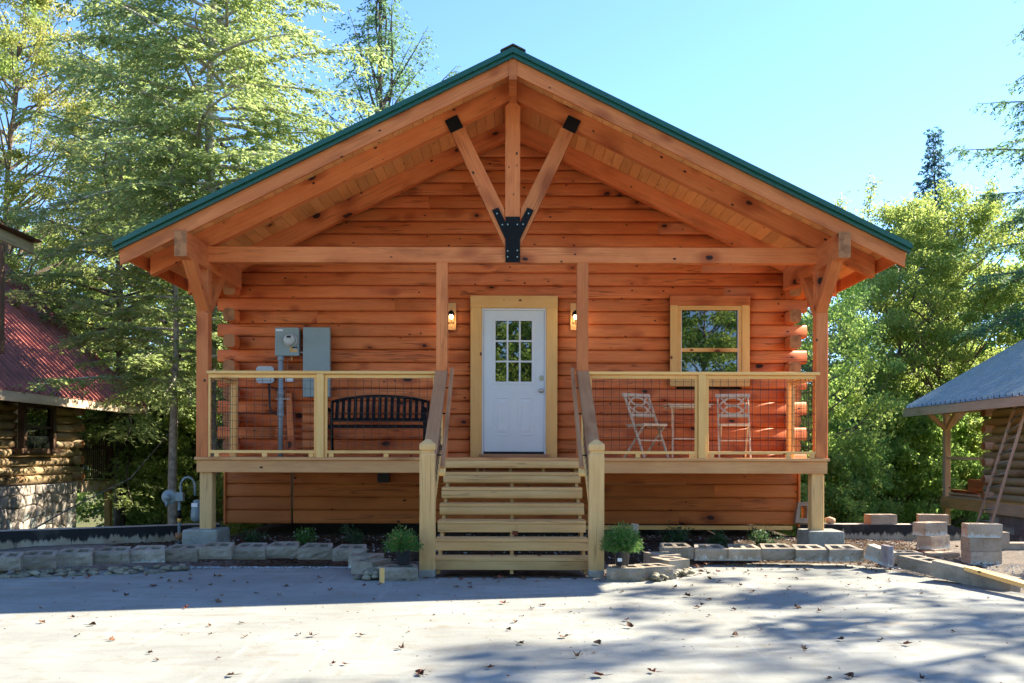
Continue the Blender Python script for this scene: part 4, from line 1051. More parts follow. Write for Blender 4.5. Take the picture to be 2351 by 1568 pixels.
# ================================================================== PLANTS
def tri_mesh(name, verts, tris, mat, quads=False):
    me = bpy.data.meshes.new(name); k = 4 if quads else 3
    verts = np.asarray(verts, dtype=np.float32); nf = len(verts)//k
    me.vertices.add(len(verts)); me.vertices.foreach_set('co', verts.ravel())
    me.loops.add(nf*k); me.loops.foreach_set('vertex_index', np.arange(nf*k, dtype=np.int32))
    me.polygons.add(nf); me.polygons.foreach_set('loop_start', np.arange(0, nf*k, k, dtype=np.int32)); me.polygons.foreach_set('loop_total', np.full(nf, k, dtype=np.int32))
    me.materials.append(M[mat]); me.update(calc_edges=True); return me
def leaves(base, dirv, side, L, W_):
    """diamond leaves: base, direction, side vector, length, width -> quads"""
    L = L[:, None]; W_ = W_[:, None]
    m = base + dirv*L*.5
    return np.stack([base, m+side*W_*.5, base+dirv*L, m-side*W_*.5], 1).reshape(-1, 3)
def unit(v): return v/np.maximum(np.linalg.norm(v, axis=1, keepdims=True), 1e-6)
def tubes_np(segs, n=5):
    """segs: list of (pts Nx3, radii N)"""
    v, f = [], []
    for pts, rr in segs:
        k0 = len(v)
        for i, p in enumerate(pts):
            p = Vector(p); a = Vector(pts[max(i-1, 0)]); b = Vector(pts[min(i+1, len(pts)-1)]); t = (b-a).normalized()
            u = Vector((0, 0, 1)) if abs(t.z) < .9 else Vector((0, 1, 0)); s = t.cross(u).normalized(); w = s.cross(t)
            for k in range(n):
                an = 6.28318*k/n; v.append(p+(s*math.cos(an)+w*math.sin(an))*rr[i])
        for i in range(len(pts)-1):
            for k in range(n): f.append((k0+i*n+k, k0+i*n+(k+1) % n, k0+(i+1)*n+(k+1) % n, k0+(i+1)*n+k))
    return v, f

def hemlock(seed, Ht, base, Rm, nb, mat='hemlock', bark='bark', leafL=.115, leafW=.042, dens=1.0, droop=.22, power=.75, spread=2.2, lean=(0, 0), upturn=.35):
    rg = np.random.default_rng(seed); rp = random.Random(seed)
    tr_r = Ht*.0105+.02
    trunk = [(lean[0]*z/Ht+.05*math.sin(z*1.1+seed), lean[1]*z/Ht+.05*math.cos(z*.9), z) for z in np.linspace(0, Ht, 14)]
    segs = [(trunk, [tr_r*(1-i/13.6) for i in range(14)])]
    B, D, Sd = [], [], []
    az = rp.random()*6
    for i in range(nb):
        t = (i+rp.random())/nb; z0 = base+(Ht-base)*t; az += 2.4+rp.uniform(-.5, .5)
        L = Rm*max(.06, (1-t))**power*rp.uniform(.65, 1.15)+.1
        el = rad(-6+50*t*upturn/.35+rp.uniform(-9, 12)); bx0 = np.array([lean[0]*z0/Ht, lean[1]*z0/Ht, z0])
        hd = np.array([math.cos(az), math.sin(az), 0]); sd_ = np.array([-math.sin(az), math.cos(az), 0])
        m = 7; us = np.linspace(0, 1, m)
        curve = lambda u: bx0+hd*(L*math.cos(el))*u[:, None]+np.array([0, 0, 1])*((L*math.sin(el))*u-droop*L*u*u)[:, None]+sd_*(.08*L*np.sin(u*3+i))[:, None]
        pts = curve(us); segs.append(([tuple(p) for p in pts], [max(.004, (.010+.011*L)*(1-.9*u)) for u in us]))
        nt = int(max(5, L*13*dens)); ut = rg.uniform(.12, 1, nt); sg = rg.choice([-1, 1], nt)
        o = curve(ut); fwd = rg.uniform(.35, .95, nt)
        tw = unit(hd[None]*fwd[:, None]+sd_[None]*(sg*rg.uniform(.5, 1.1, nt))[:, None]+np.array([0, 0, 1.])*rg.uniform(-.30, .22, nt)[:, None])
        tl = (.30*L*(1-ut*.75)+.12)*rg.uniform(.6, 1.3, nt)
        ns = np.maximum(4, (tl/.036*dens).astype(int)); idx = np.repeat(np.arange(nt), ns)
        uu = rg.uniform(.05, 1.05, len(idx))
        pos = o[idx]+tw[idx]*(tl[idx]*uu)[:, None]; pos[:, 2] -= .30*tl[idx]*uu*uu
        perp = unit(np.cross(tw[idx], np.array([0, 0, 1.]))); s2 = rg.choice([-1, 1], len(idx))
        dd = unit(tw[idx]*rg.uniform(.3, 1, len(idx))[:, None]+perp*(s2*rg.uniform(.3, 1, len(idx)))[:, None]+np.array([0, 0, 1.])*rg.uniform(-.75, .1, len(idx))[:, None])
        si = unit(np.cross(dd, np.array([0, 0, 1.])+rg.normal(0, .55, (len(idx), 3))))
        B.append(pos+rg.normal(0, .02, pos.shape)); D.append(dd); Sd.append(si)
    B, D, Sd = map(np.concatenate, (B, D, Sd)); n_ = len(B)
    lv = leaves(B, D, Sd, leafL*rg.uniform(.55, 1.3, n_), leafW*rg.uniform(.7, 1.3, n_))
    cm = tri_mesh('foliage', lv, None, mat, True); tv, tf = tubes_np(segs); tm = mesh('trunk', tv, tf, bark, True)
    return tm, cm
def broadleaf(seed, Ht, base, Rx, ncl, per, mat='maple', bark='bark', size=.082, csize=.42, fill=.55, top=1.0, trunk_r=None, shoots=0):
    rg = np.random.default_rng(seed); rp = random.Random(seed); tr_r = trunk_r or Ht*.011+.02
    trunk = [(.12*math.sin(z*.7+seed), .12*math.cos(z*.5+seed), z) for z in np.linspace(0, Ht*.93, 12)]
    segs = [(trunk, [tr_r*(1-i/12.5) for i in range(12)])]
    C = []
    for i in range(ncl):
        t = rp.random(); z = base+(Ht-base)*t; prof = math.sin(math.pi*(.12+.80*t*top))**.7*Rx
        r = prof*(fill+(1-fill)*rp.random()**.5)*rp.uniform(.6, 1.05); a = rp.uniform(0, 6.283)
        c = np.array([r*math.cos(a), r*math.sin(a), z]); C.append(c)
        if i % 2 == 0:
            zb = max(base*.6, z-r*.8-.3); k = min(11, zb/(Ht*.93)*11); st = np.array([.12*math.sin(zb*.7+seed), .12*math.cos(zb*.5+seed), zb])
            mid = (st+c)/2+rg.normal(0, .12, 3)+np.array([0, 0, -.1*r]); segs.append(([tuple(st), tuple((st+mid)/2+rg.normal(0, .05, 3)), tuple(mid), tuple(c)], [.012+.012*r, .010+.009*r, .008+.005*r, .004]))
    for i in range(shoots):
        a = rp.uniform(0, 6.283); r = Rx*rp.uniform(.1, .75); z0 = Ht*rp.uniform(.78, .95); L = rp.uniform(.8, 1.7); tip = np.array([r*math.cos(a)+rp.uniform(-.3, .3), r*math.sin(a), z0+L]); st = np.array([r*math.cos(a), r*math.sin(a), z0])
        segs.append(([tuple(st), tuple((st+tip)/2), tuple(tip)], [.012, .009, .004]))
        for j in range(9): C.append(-(st+(tip-st)*(j/8.0)))    # negative flags a thin shoot
    B = []
    for c in C:
        if c[2] < 0: B.append(-c[None]+rg.normal(0, .09, (int(per*.16), 3))); continue
        s = csize*rp.uniform(.6, 1.3); q = rg.normal(0, 1, (int(per*rp.uniform(.6, 1.3)), 3)); q = unit(q)*(rg.random((len(q), 1))**.5)*s*np.array([1.15, 1.15, .62]); B.append(c+q)
    B = np.concatenate(B); n_ = len(B)
    D = unit(rg.normal(0, 1, (n_, 3))+np.array([0, 0, -.45])); Sd = unit(np.cross(D, rg.normal(0, 1, (n_, 3))))
    lv = leaves(B, D, Sd, size*rg.uniform(.6, 1.3, n_), size*.75*rg.uniform(.6, 1.2, n_))
    cm = tri_mesh('foliage', lv, None, mat, True); tv, tf = tubes_np(segs); tm = mesh('trunk', tv, tf, bark, True)
    return tm, cm
def plant_tree(meshes, x, y, z, rz, sc, name, label, group=None, cat='tree'):
    T = root(name, label, cat, (x, y, z), group, rz); Mx = WM[T.name] @ Matrix.Diagonal((sc[0], sc[0], sc[1], 1))
    link(bpy.data.objects.new('trunk', meshes[0]), Mx, T); link(bpy.data.objects.new('foliage', meshes[1]), Mx, T); return T
# hero trees on the left
A1 = hemlock(1, 16.5, 6.6, 4.0, 125, bark='palebark', dens=1.3, power=.5)
plant_tree(A1, -6.3, 18.8, -.8, .4, (1, 1), 'hemlock_tree', 'tall bright hemlock with pale trunk rising behind the roof\'s left slope')
A2 = hemlock(2, 9.0, 3.1, 2.4, 80, bark='palebark', dens=1.3, droop=.2, power=.6)
plant_tree(A2, -7.0, 18.6, -.6, 1.3, (1, 1), 'hemlock_tree', 'hemlock with drooping boughs hanging over the red metal roof')
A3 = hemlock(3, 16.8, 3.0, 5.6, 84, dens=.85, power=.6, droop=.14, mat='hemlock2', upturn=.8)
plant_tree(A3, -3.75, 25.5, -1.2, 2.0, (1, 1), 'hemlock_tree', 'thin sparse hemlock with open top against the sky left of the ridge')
B1 = broadleaf(11, 15.2, 1.5, 4.0, 420, 260, 'gold', shoots=6)
plant_tree(B1, -14.2, 25.5, -1.0, 0, (1, 1), 'maple_tree', 'yellow-green maple at the far left edge above the red roof')
A4 = hemlock(4, 14, 2.5, 4.4, 130, dens=1.15, power=.5, mat='hemlock')
plant_tree(A4, -10.3, 23.6, -1.2, 2.6, (1, 1), 'hemlock_tree', 'shaggy hemlock between the yellow maple and the pale-trunked hemlock')
A5 = hemlock(5, 12.5, 1.5, 3.4, 105, dens=1.0, power=.55, mat='hemlock')
plant_tree(A5, -4.6, 27, -1.2, 0.9, (1, 1), 'hemlock_tree', 'smaller hemlock just left of the thin sparse one, behind the roof')
# right side
B2 = broadleaf(12, 10.4, 1.2, 4.3, 430, 300, 'maple', shoots=14)
plant_tree(B2, 13.3, 27.5, -1.6, .5, (1, 1.02), 'maple_tree', 'broad lime-yellow maple above the unfinished cabin\'s metal roof')
B3 = broadleaf(13, 9.0, 1.0, 2.6, 200, 260, 'maple', shoots=10)
plant_tree(B3, 11.4, 26.5, -1.5, .5, (1, 1.08), 'maple_tree', 'yellow-green maple with upright shoots right of the green eave')
Sp = hemlock(6, 15.5, 1.5, 4.4, 300, 'spruce', leafL=.16, leafW=.075, dens=1.1, droop=.05, power=1.0, upturn=.3)
plant_tree(Sp, 16.9, 36, -1.6, 0, (.9, 1.02), 'spruce_tree', 'narrow pointed blue-green spruce rising behind the right maples')
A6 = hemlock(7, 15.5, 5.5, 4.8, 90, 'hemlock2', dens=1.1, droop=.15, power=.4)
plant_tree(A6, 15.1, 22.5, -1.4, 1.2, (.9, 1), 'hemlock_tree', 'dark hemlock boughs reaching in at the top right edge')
A8 = hemlock(9, 6.5, .3, 2.5, 85, dens=1.2, power=.5, droop=.25)
plant_tree(A8, -7.6, 24.6, -1.4, .2, (.85, .9), 'hemlock_tree', 'small bright hemlock far back in the gap between the two log cabins')
plant_tree(A8, -5.3, 19.2, -1.0, 2.2, (.8, .95), 'hemlock_tree', 'small hemlock whose boughs show between the left porch post and the log ends')
B4 = broadleaf(14, 7.4, .6, 2.0, 170, 220, 'greenleaf')
plant_tree(B4, 7.0, 20.5, -1.6, .2, (.85, .98), 'beech_tree', 'green broadleaf tree just right of the right porch post')
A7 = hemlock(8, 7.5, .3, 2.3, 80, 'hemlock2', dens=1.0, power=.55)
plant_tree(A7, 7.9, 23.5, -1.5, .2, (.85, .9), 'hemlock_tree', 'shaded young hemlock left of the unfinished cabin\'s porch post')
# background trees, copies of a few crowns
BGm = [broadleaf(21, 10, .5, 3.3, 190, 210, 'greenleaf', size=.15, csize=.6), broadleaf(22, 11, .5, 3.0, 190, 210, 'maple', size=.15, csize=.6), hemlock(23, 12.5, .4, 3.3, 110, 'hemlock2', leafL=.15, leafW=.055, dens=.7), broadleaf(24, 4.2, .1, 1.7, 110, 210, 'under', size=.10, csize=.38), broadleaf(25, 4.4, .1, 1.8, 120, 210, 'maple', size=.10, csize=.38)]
GT = []
def group_tree(k, x, y, z, s, lab, grp):
    T = plant_tree(BGm[k], x, y, z, R.uniform(0, 6.28), (s*R.uniform(.9, 1.1), s), ['beech_tree', 'maple_tree', 'hemlock_tree', 'understory_bush', 'understory_bush'][k], lab, grp, 'bush' if k >= 3 else 'tree')
    GT.append((grp, x/y, T, lab))
for (k, x, y, s) in ((0, -18, 33, 1.15), (1, -14, 34, 1.25), (2, -9.5, 32, 1.15), (0, -7, 33, .95), (2, -12.5, 30, .8), (1, -20, 28, 1.1), (1, -8.2, 29, .95)):
    group_tree(k, x, y, -2.0, s, 'forest tree behind the big hemlocks on the left', 'background trees on the left')
for (k, x, y, s) in ((0, 18, 33, 1.05), (1, 21.5, 34, 1.05), (2, 12.5, 33, .72), (0, 9.7, 33, .62), (1, 24, 31, 1.1), (2, 19.5, 26, .75), (0, 14.5, 31, .8), (2, 8.0, 30, .5)):
    group_tree(k, x, y, -2.3, s, 'forest tree standing behind the right-hand maples', 'background trees on the right')
for (x, y, s) in ((-9.3, 24.5, 1.0), (-7.7, 23.0, .9), (-6.2, 24.6, 1.0), (-5.2, 22.0, .8), (-8.4, 26.5, 1.25), (-6.9, 25.5, 1.1), (-5.3, 24.5, .9), (-9.4, 29, 1.3), (-10.5, 28, 1.3), (-9.9, 25.8, 1.0)):
    group_tree(4 if y > 22 else 3, x, y, -1.3, s, 'leafy understory bush below the left hemlocks', 'understory bushes on the left')
for (x, y, s) in ((-7.0, 27.0, 1.2), (-5.6, 17.6, .45), (-8.6, 24.2, 1.0), (-5.6, 21.2, .8)): group_tree(4, x, y, -1.2, s, 'leafy understory bush below the left hemlocks', 'understory bushes on the left')
for (x, y, s) in ((5.6, 18.2, .55), (6.5, 19.0, .7), (7.1, 19.5, .7), (7.8, 22.4, .7), (7.0, 22.0, 1.0), (9.4, 25.2, 1.05), (10.4, 24.6, 1.05), (8.2, 25, 1.3), (10.4, 27, 1.3), (12.2, 26.0, 1.0), (12.5, 29, 1.4)):
    group_tree(3, x, y, -1.6, s, 'dark understory bush between cabin and unfinished porch', 'understory bushes on the right')
ORD = ['leftmost', 'second from left', 'third from left', 'fourth from left', 'fifth from left', 'sixth from left', 'seventh from left', 'eighth from left', 'ninth from left', 'tenth from left', 'eleventh from left', 'twelfth from left', 'thirteenth from left', 'fourteenth from left', 'fifteenth from left']
for grp in sorted(set(g_[0] for g_ in GT)):
    for i, (a_, b_, T, lab) in enumerate(sorted([g_ for g_ in GT if g_[0] == grp], key=lambda q_: q_[1])): T['label'] = lab + ', ' + ORD[i]
# trees behind and beside the viewer: seen in the window glass, and throwing the dappled shade
BH = broadleaf(31, 13, .3, 4.8, 260, 110, 'greenleaf', size=.24, csize=.8)
for (x, y, s) in ((-10, -21, .85), (-3.5, -20, .9), (3.5, -21, .85), (10, -20, .9), (17, -21, .85), (-17, -21, .85), (0, -25, .9), (7, -25, .9), (-7, -25, .9)):
    plant_tree(BH, x, y, -.1, R.uniform(0, 6), (s, s), 'roadside_tree', 'green tree across the drive, mirrored in the cabin door glass', 'trees across the drive')
SH = broadleaf(32, 12.5, 4.0, 3.8, 70, 75, 'maple', size=.15, csize=.42)
plant_tree(SH, 12.6, 11.5, -.3, 0, (1, 1), 'maple_tree', 'maple just outside the right picture edge shading the driveway', 'shade trees off to the right')
plant_tree(SH, 16.8, 14.6, -.3, 2.2, (1.0, 1.25), 'maple_tree', 'maple just outside the right picture edge shading the driveway', 'shade trees off to the right')

# potted mums
def mum(seed, n, rad_, h, budmat, nb, lo=.75):
    rg = np.random.default_rng(seed); d = unit(rg.normal(0, 1, (n, 3))*np.array([1, 1, .8])+np.array([0, 0, .55])); d[:, 2] = np.abs(d[:, 2])
    L = rg.uniform(lo, 1.08, n); tip = d*np.array([rad_, rad_, h])*L[:, None]
    B, D = [], []
    for u in np.linspace(.25, 1, 9): B.append(tip*u+rg.normal(0, .006, tip.shape)); D.append(unit(d+rg.normal(0, .45, d.shape)))
    B = np.concatenate(B); D = np.concatenate(D); Sd = unit(np.cross(D, rg.normal(0, 1, D.shape)))
    fo = tri_mesh('foliage', leaves(B, D, Sd, .034*rg.uniform(.6, 1.2, len(B)), .010*rg.uniform(.7, 1.2, len(B))), None, 'mum', True)
    tb = tip[rg.choice(n, nb, replace=False)]; bv, bf = [], []
    for t in tb:
        k = len(bv); r = .0065; t = t*1.02
        bv += [(t[0]+r, t[1], t[2]), (t[0], t[1]+r, t[2]), (t[0]-r, t[1], t[2]), (t[0], t[1]-r, t[2]), (t[0], t[1], t[2]+r*1.4), (t[0], t[1], t[2]-r)]
        bf += [(k, k+1, k+4), (k+1, k+2, k+4), (k+2, k+3, k+4), (k+3, k, k+4), (k+1, k, k+5), (k+2, k+1, k+5), (k+3, k+2, k+5), (k, k+3, k+5)]
    return fo, mesh('flower_buds', bv, bf, budmat)
for (x, lab, seed, n, r_, h_, bm_, nb) in ((-1.12, 'potted green mum with orange buds on the block left of the stairs', 5, 420, .20, .23, 'mumbud', 60), (1.14, 'rounder potted green mum with tight buds right of the stairs', 6, 760, .205, .27, 'mumred', 260)):
    T = root('potted_plant', lab, 'potted plant', (x, 9.30, .15), 'potted mums beside the stairs')
    lathe('pot', [(.062, 0), (.066, .004), (.083, .14), (.090, .145), (.090, .165), (.082, .165), (.078, .13), (.002, .128)], 'pot', T, Matrix.Translation((x, 9.30, .152)))
    fo, bd = mum(seed, n, r_, h_, bm_, nb, .5 if x < 0 else .75); Mx = Matrix.Translation((x-(.02 if x < 0 else 0), 9.30, .152+.15)); link(bpy.data.objects.new('foliage', fo), Mx, T); bdo = link(bpy.data.objects.new('flower_buds', bd), Mx, T); bdo['kind'] = 'stuff'
    if x > 0: box('price_tag', x-.055, x-.01, 9.212, 9.215, .20, .235, 'label', T, c=.0005)
# bed shrubs
def shrub(seed, r, h, n, mat='shrub', size=.045, fl=0):
    rg = np.random.default_rng(seed); segs = []; B = []
    for i in range(9):
        a = rg.uniform(0, 6.28); rr = r*rg.uniform(.2, 1); tip = np.array([rr*math.cos(a), rr*math.sin(a), h*rg.uniform(.5, 1)])
        segs.append(([(0, 0, 0), tuple(tip*.5+rg.normal(0, .015, 3)), tuple(tip)], [.006, .004, .002])); u = rg.uniform(.35, 1.05, n//9); B.append(tip*u[:, None]+rg.normal(0, .032, (len(u), 3)))
    B = np.concatenate(B); B[:, 2] = np.abs(B[:, 2]); D = unit(rg.normal(0, 1, B.shape)+np.array([0, 0, .4])); Sd = unit(np.cross(D, rg.normal(0, 1, D.shape)))
    fo = tri_mesh('foliage', leaves(B, D, Sd, size*rg.uniform(.6, 1.2, len(B)), size*.45*rg.uniform(.7, 1.2, len(B))), None, mat, True); tv, tf = tubes_np(segs); st = mesh('stem', tv, tf, 'bark')
    fm = None
    if fl:
        P0 = B[rg.choice(len(B), fl)]+np.array([0, 0, .02]); D = unit(rg.normal(0, 1, P0.shape)+np.array([0, -1, .5])); Sd = unit(np.cross(D, rg.normal(0, 1, D.shape))); fm = tri_mesh('flower', leaves(P0, D, Sd, np.full(fl, .028), np.full(fl, .02)), None, 'petal', True)
    return st, fo, fm
for (px_, py_, d, r_, h_, n_, mt, fl, lab) in ((585, 1250, 11.9, .20, .22, 420, 'shrub', 0, 'low leafy shrub right of the left post footing'), (697, 1245, 11.8, .15, .23, 520, 'mum', 14, 'bright green plant with small white flowers left of the stairs'), (815, 1242, 11.9, .19, .27, 340, 'shrub', 0, 'sparse shrub nearest the stairs in the left bed'),
        (1548, 1243, 11.9, .20, .28, 650, 'shrub', 0, 'dark evergreen shrub nearest the stairs in the right bed'), (1653, 1246, 11.8, .16, .18, 700, 'shrub', 0, 'small rounded dark shrub in the middle of the right bed'), (1757, 1244, 11.8, .22, .25, 700, 'shrub', 0, 'sunlit shrub left of the right post footing')):
    q = P(px_, py_, d); T = root('shrub', lab, 'shrub', (q.x, d, .07)); st, fo, fm = shrub(hash(px_) % 1000, r_, h_, n_, mt, fl=fl); Mx = Matrix.Translation((q.x, d, .07))
    link(bpy.data.objects.new('stem', st), Mx, T); link(bpy.data.objects.new('foliage', fo), Mx, T)
    if fm: link(bpy.data.objects.new('flower', fm), Mx, T)

# mulch, gravel, small litter
def scatter(name, pts, size, mat, seed, flat=.5, lab=None):
    rg = np.random.default_rng(seed); v, f = [], []
    octv = np.array([(1, 0, 0), (0, 1, 0), (-1, 0, 0), (0, -1, 0), (0, 0, 1), (0, 0, -1)]); octf = [(0, 1, 4), (1, 2, 4), (2, 3, 4), (3, 0, 4), (1, 0, 5), (2, 1, 5), (3, 2, 5), (0, 3, 5)]
    for (x, y, z) in pts:
        s = size*rg.uniform(.5, 1.4); a = rg.uniform(0, 6.28); c, si = math.cos(a), math.sin(a); q = octv*np.array([s, s*rg.uniform(.4, .9), s*flat*rg.uniform(.5, 1.1)]); k = len(v)
        q = np.stack([q[:, 0]*c-q[:, 1]*si, q[:, 0]*si+q[:, 1]*c, q[:, 2]+q[:, 0]*rg.uniform(-.3, .3)], 1)+np.array([x, y, z]); v += q.tolist(); f += [(a_+k, b_+k, c_+k) for a_, b_, c_ in octf]
    o = obj(name, v, f, mat); o['kind'] = 'stuff'; return o
pts = [(x, y, gh(x, y)+.008) for x, y in ((R.uniform(-5.2, 5.6), R.uniform(10.65, 12.9)) for _ in range(5200)) if not (abs(x) < .85 and y < 11.2)]
scatter('mulch', pts, .022, 'mulch', 1, .4)
pts = [(x, y, gh(x, y)+.012) for x, y in ((R.uniform(-4.5, 5.2), R.uniform(10.8, 12.85)) for _ in range(900))]
scatter('bed_gravel', pts, .020, 'gravel', 2)
pts = [(R.uniform(-4.4, -1.7), 10.1+R.uniform(0, .13)+.06*R.random(), .004) for _ in range(800)] + [(x, 9.38+R.uniform(0, .1), .004) for x in (R.uniform(-1.4, -.98) for _ in range(90))]
pts += [(R.uniform(4.3, 9), R.uniform(8.0, 10.9), -.02) for _ in range(2600)]
scatter('gravel', pts, .016, 'gravel', 3)

# fallen leaves
def leaf_mesh(seed, mat):
    rr = random.Random(seed); pts = []; lob = [(-155, .4), (-125, .72), (-95, .55), (-60, .95), (-30, .62), (0, 1.1), (30, .62), (60, .95), (95, .55), (125, .72), (155, .4)]
    cu = rr.uniform(.15, .6); v = [(0, 0, .01)]
    for a, r in lob:
        r *= .06*rr.uniform(.8, 1.15); a = rad(a+rr.uniform(-6, 6)); x, y = r*math.cos(a), r*math.sin(a); v.append((x*.9, y*.8, .012+cu*(abs(y)*rr.uniform(.3, 1.1)+x*x*6)+rr.uniform(-.010, .016)))
    n = len(lob); f = [(0, i, i+1) for i in range(1, n)]+[(0, n, 1)]
    k = len(v); v += [(0, 0, .012), (-.045, .01, .012), (-.09, .018, .022), (-.09, .021, .022)]; f += [(k, k+1, k+3), (k+1, k+2, k+3)]
    return mesh('fallen_leaf', v, f, mat)
LM = [leaf_mesh(i, 'leafdry' if i % 5 else 'leafred') for i in range(10)]
def dleaf(x, y, z, s, lab='curled brown leaf lying on the pale concrete driveway', grp='fallen leaves on the driveway'):
    o = bpy.data.objects.new('fallen_leaf', LM[R.randrange(10)]); link(o, Matrix.Translation((x, y, z)) @ Matrix.Rotation(R.uniform(0, 6.28), 4, 'Z') @ Matrix.Rotation(R.uniform(-.5, .5), 4, 'X') @ Matrix.Diagonal((s*R.uniform(.6, 1.1), s*R.uniform(.5, 1.1), s, 1))); tag(o, lab, 'leaf', grp)
def on_ground(x, y):
    d = CZ*F/(y-YH); return ((x-CX)*d/F, d)
spots = [(718, 1463), (565, 1466), (265, 1363), (533, 1555), (922, 1493), (95, 1434), (210, 1440), (290, 1372), (205, 1330), (170, 1333), (148, 1330), (590, 1365), (370, 1332), (870, 1345), (1157, 1387), (1245, 1391), (1183, 1430), (1195, 1480), (1300, 1465), (1375, 1480), (1330, 1510), (1445, 1441), (1580, 1370), (1600, 1395), (1612, 1390), (1430, 1360), (1170, 1448), (1685, 1400), (1830, 1395), (1935, 1470), (2025, 1470), (1845, 1490), (1905, 1560), (1955, 1555), (1690, 1460), (1380, 1555), (970, 1550), (1500, 1545), (2120, 1560), (1790, 1330), (1700, 1345), (1590, 1345), (2080, 1480), (2190, 1450), (500, 1385), (640, 1370), (760, 1357), (960, 1370), (1050, 1350), (430, 1400)]
for (x, y) in spots: q = on_ground(x, y); dleaf(q[0], q[1], .002, R.uniform(.55, 1.0))
for _ in range(70):
    x, y = R.uniform(1400, 2280), 1292+abs(R.gauss(0, 1))*55; q = on_ground(x, y)
    if y < 1560: dleaf(q[0], q[1], .002, R.uniform(.35, .8))
for _ in range(45): dleaf(R.uniform(1.85, 4.3), 10.45-abs(R.gauss(0, .16)), .002, R.uniform(.4, .9))
for _ in range(38):
    x, y = R.uniform(60, 1400), R.uniform(1335, 1560); q = on_ground(x, y); dleaf(q[0], q[1], .002, R.uniform(.3, .75))
for _ in range(26):
    x, y = R.uniform(300, 1400), R.uniform(1322, 1350); q = on_ground(x, y); dleaf(q[0], q[1], .002, R.uniform(.4, .95))
for _ in range(32):
    q = on_ground(R.uniform(1550, 1640), R.uniform(1288, 1325)); dleaf(q[0]+R.gauss(0, .05), q[1], .004+.03*R.random(), R.uniform(.5, .9), 'curled brown leaf in the drift beside the right corner block', 'fallen leaves drifted by the corner block')
for i, (x, k) in enumerate(((.05, 6), (-.22, 6), (.3, 6), (-.1, 3), (.05, 4), (.2, 2))):
    dleaf(x, y_n(k)+.1, z_n(k)+.003, R.uniform(.6, .9), 'curled brown leaf lying on a tread of the wooden stairs', 'fallen leaves on the stairs')
q = P(1181, 1224, y_n(4)-.02); o = bpy.data.objects.new('fallen_leaf', LM[5]); link(o, Matrix.Translation((q.x, y_n(5)+.1, z_n(5)+.06)) @ Matrix.Rotation(rad(95), 4, 'Y') @ Matrix.Rotation(rad(75), 4, 'X')); tag(o, 'reddish leaf caught upright in the middle of the stairs', 'leaf')
for _ in range(60):
    x = R.uniform(-6, 6); y = R.uniform(10.75, 12.6); dleaf(x, y, gh(x, y)+.015, R.uniform(.6, 1.0), 'brown leaf lying on the dark soil of the planting bed', 'fallen leaves in the beds')

for _ in range(18): dleaf(R.gauss(.0, .4), 9.36-abs(R.gauss(0, .06)), .002, R.uniform(.4, .9))
rb = random.Random(77); crumbs = []
for _ in range(1500):
    x, y = rb.uniform(-5.5, 5.2), 10.3-abs(rb.gauss(0, 1))*2.6
    if y > 3.5 and not (abs(x) < 1 and y > 9.4) and (x > 0 or rb.random() < .6) and y < 8.8+(.15*x if x < 0 else .25*x): crumbs.append((x, y, .002))
scatter('leaf_crumbs', crumbs, .0085, 'leafdry', 5, .35)

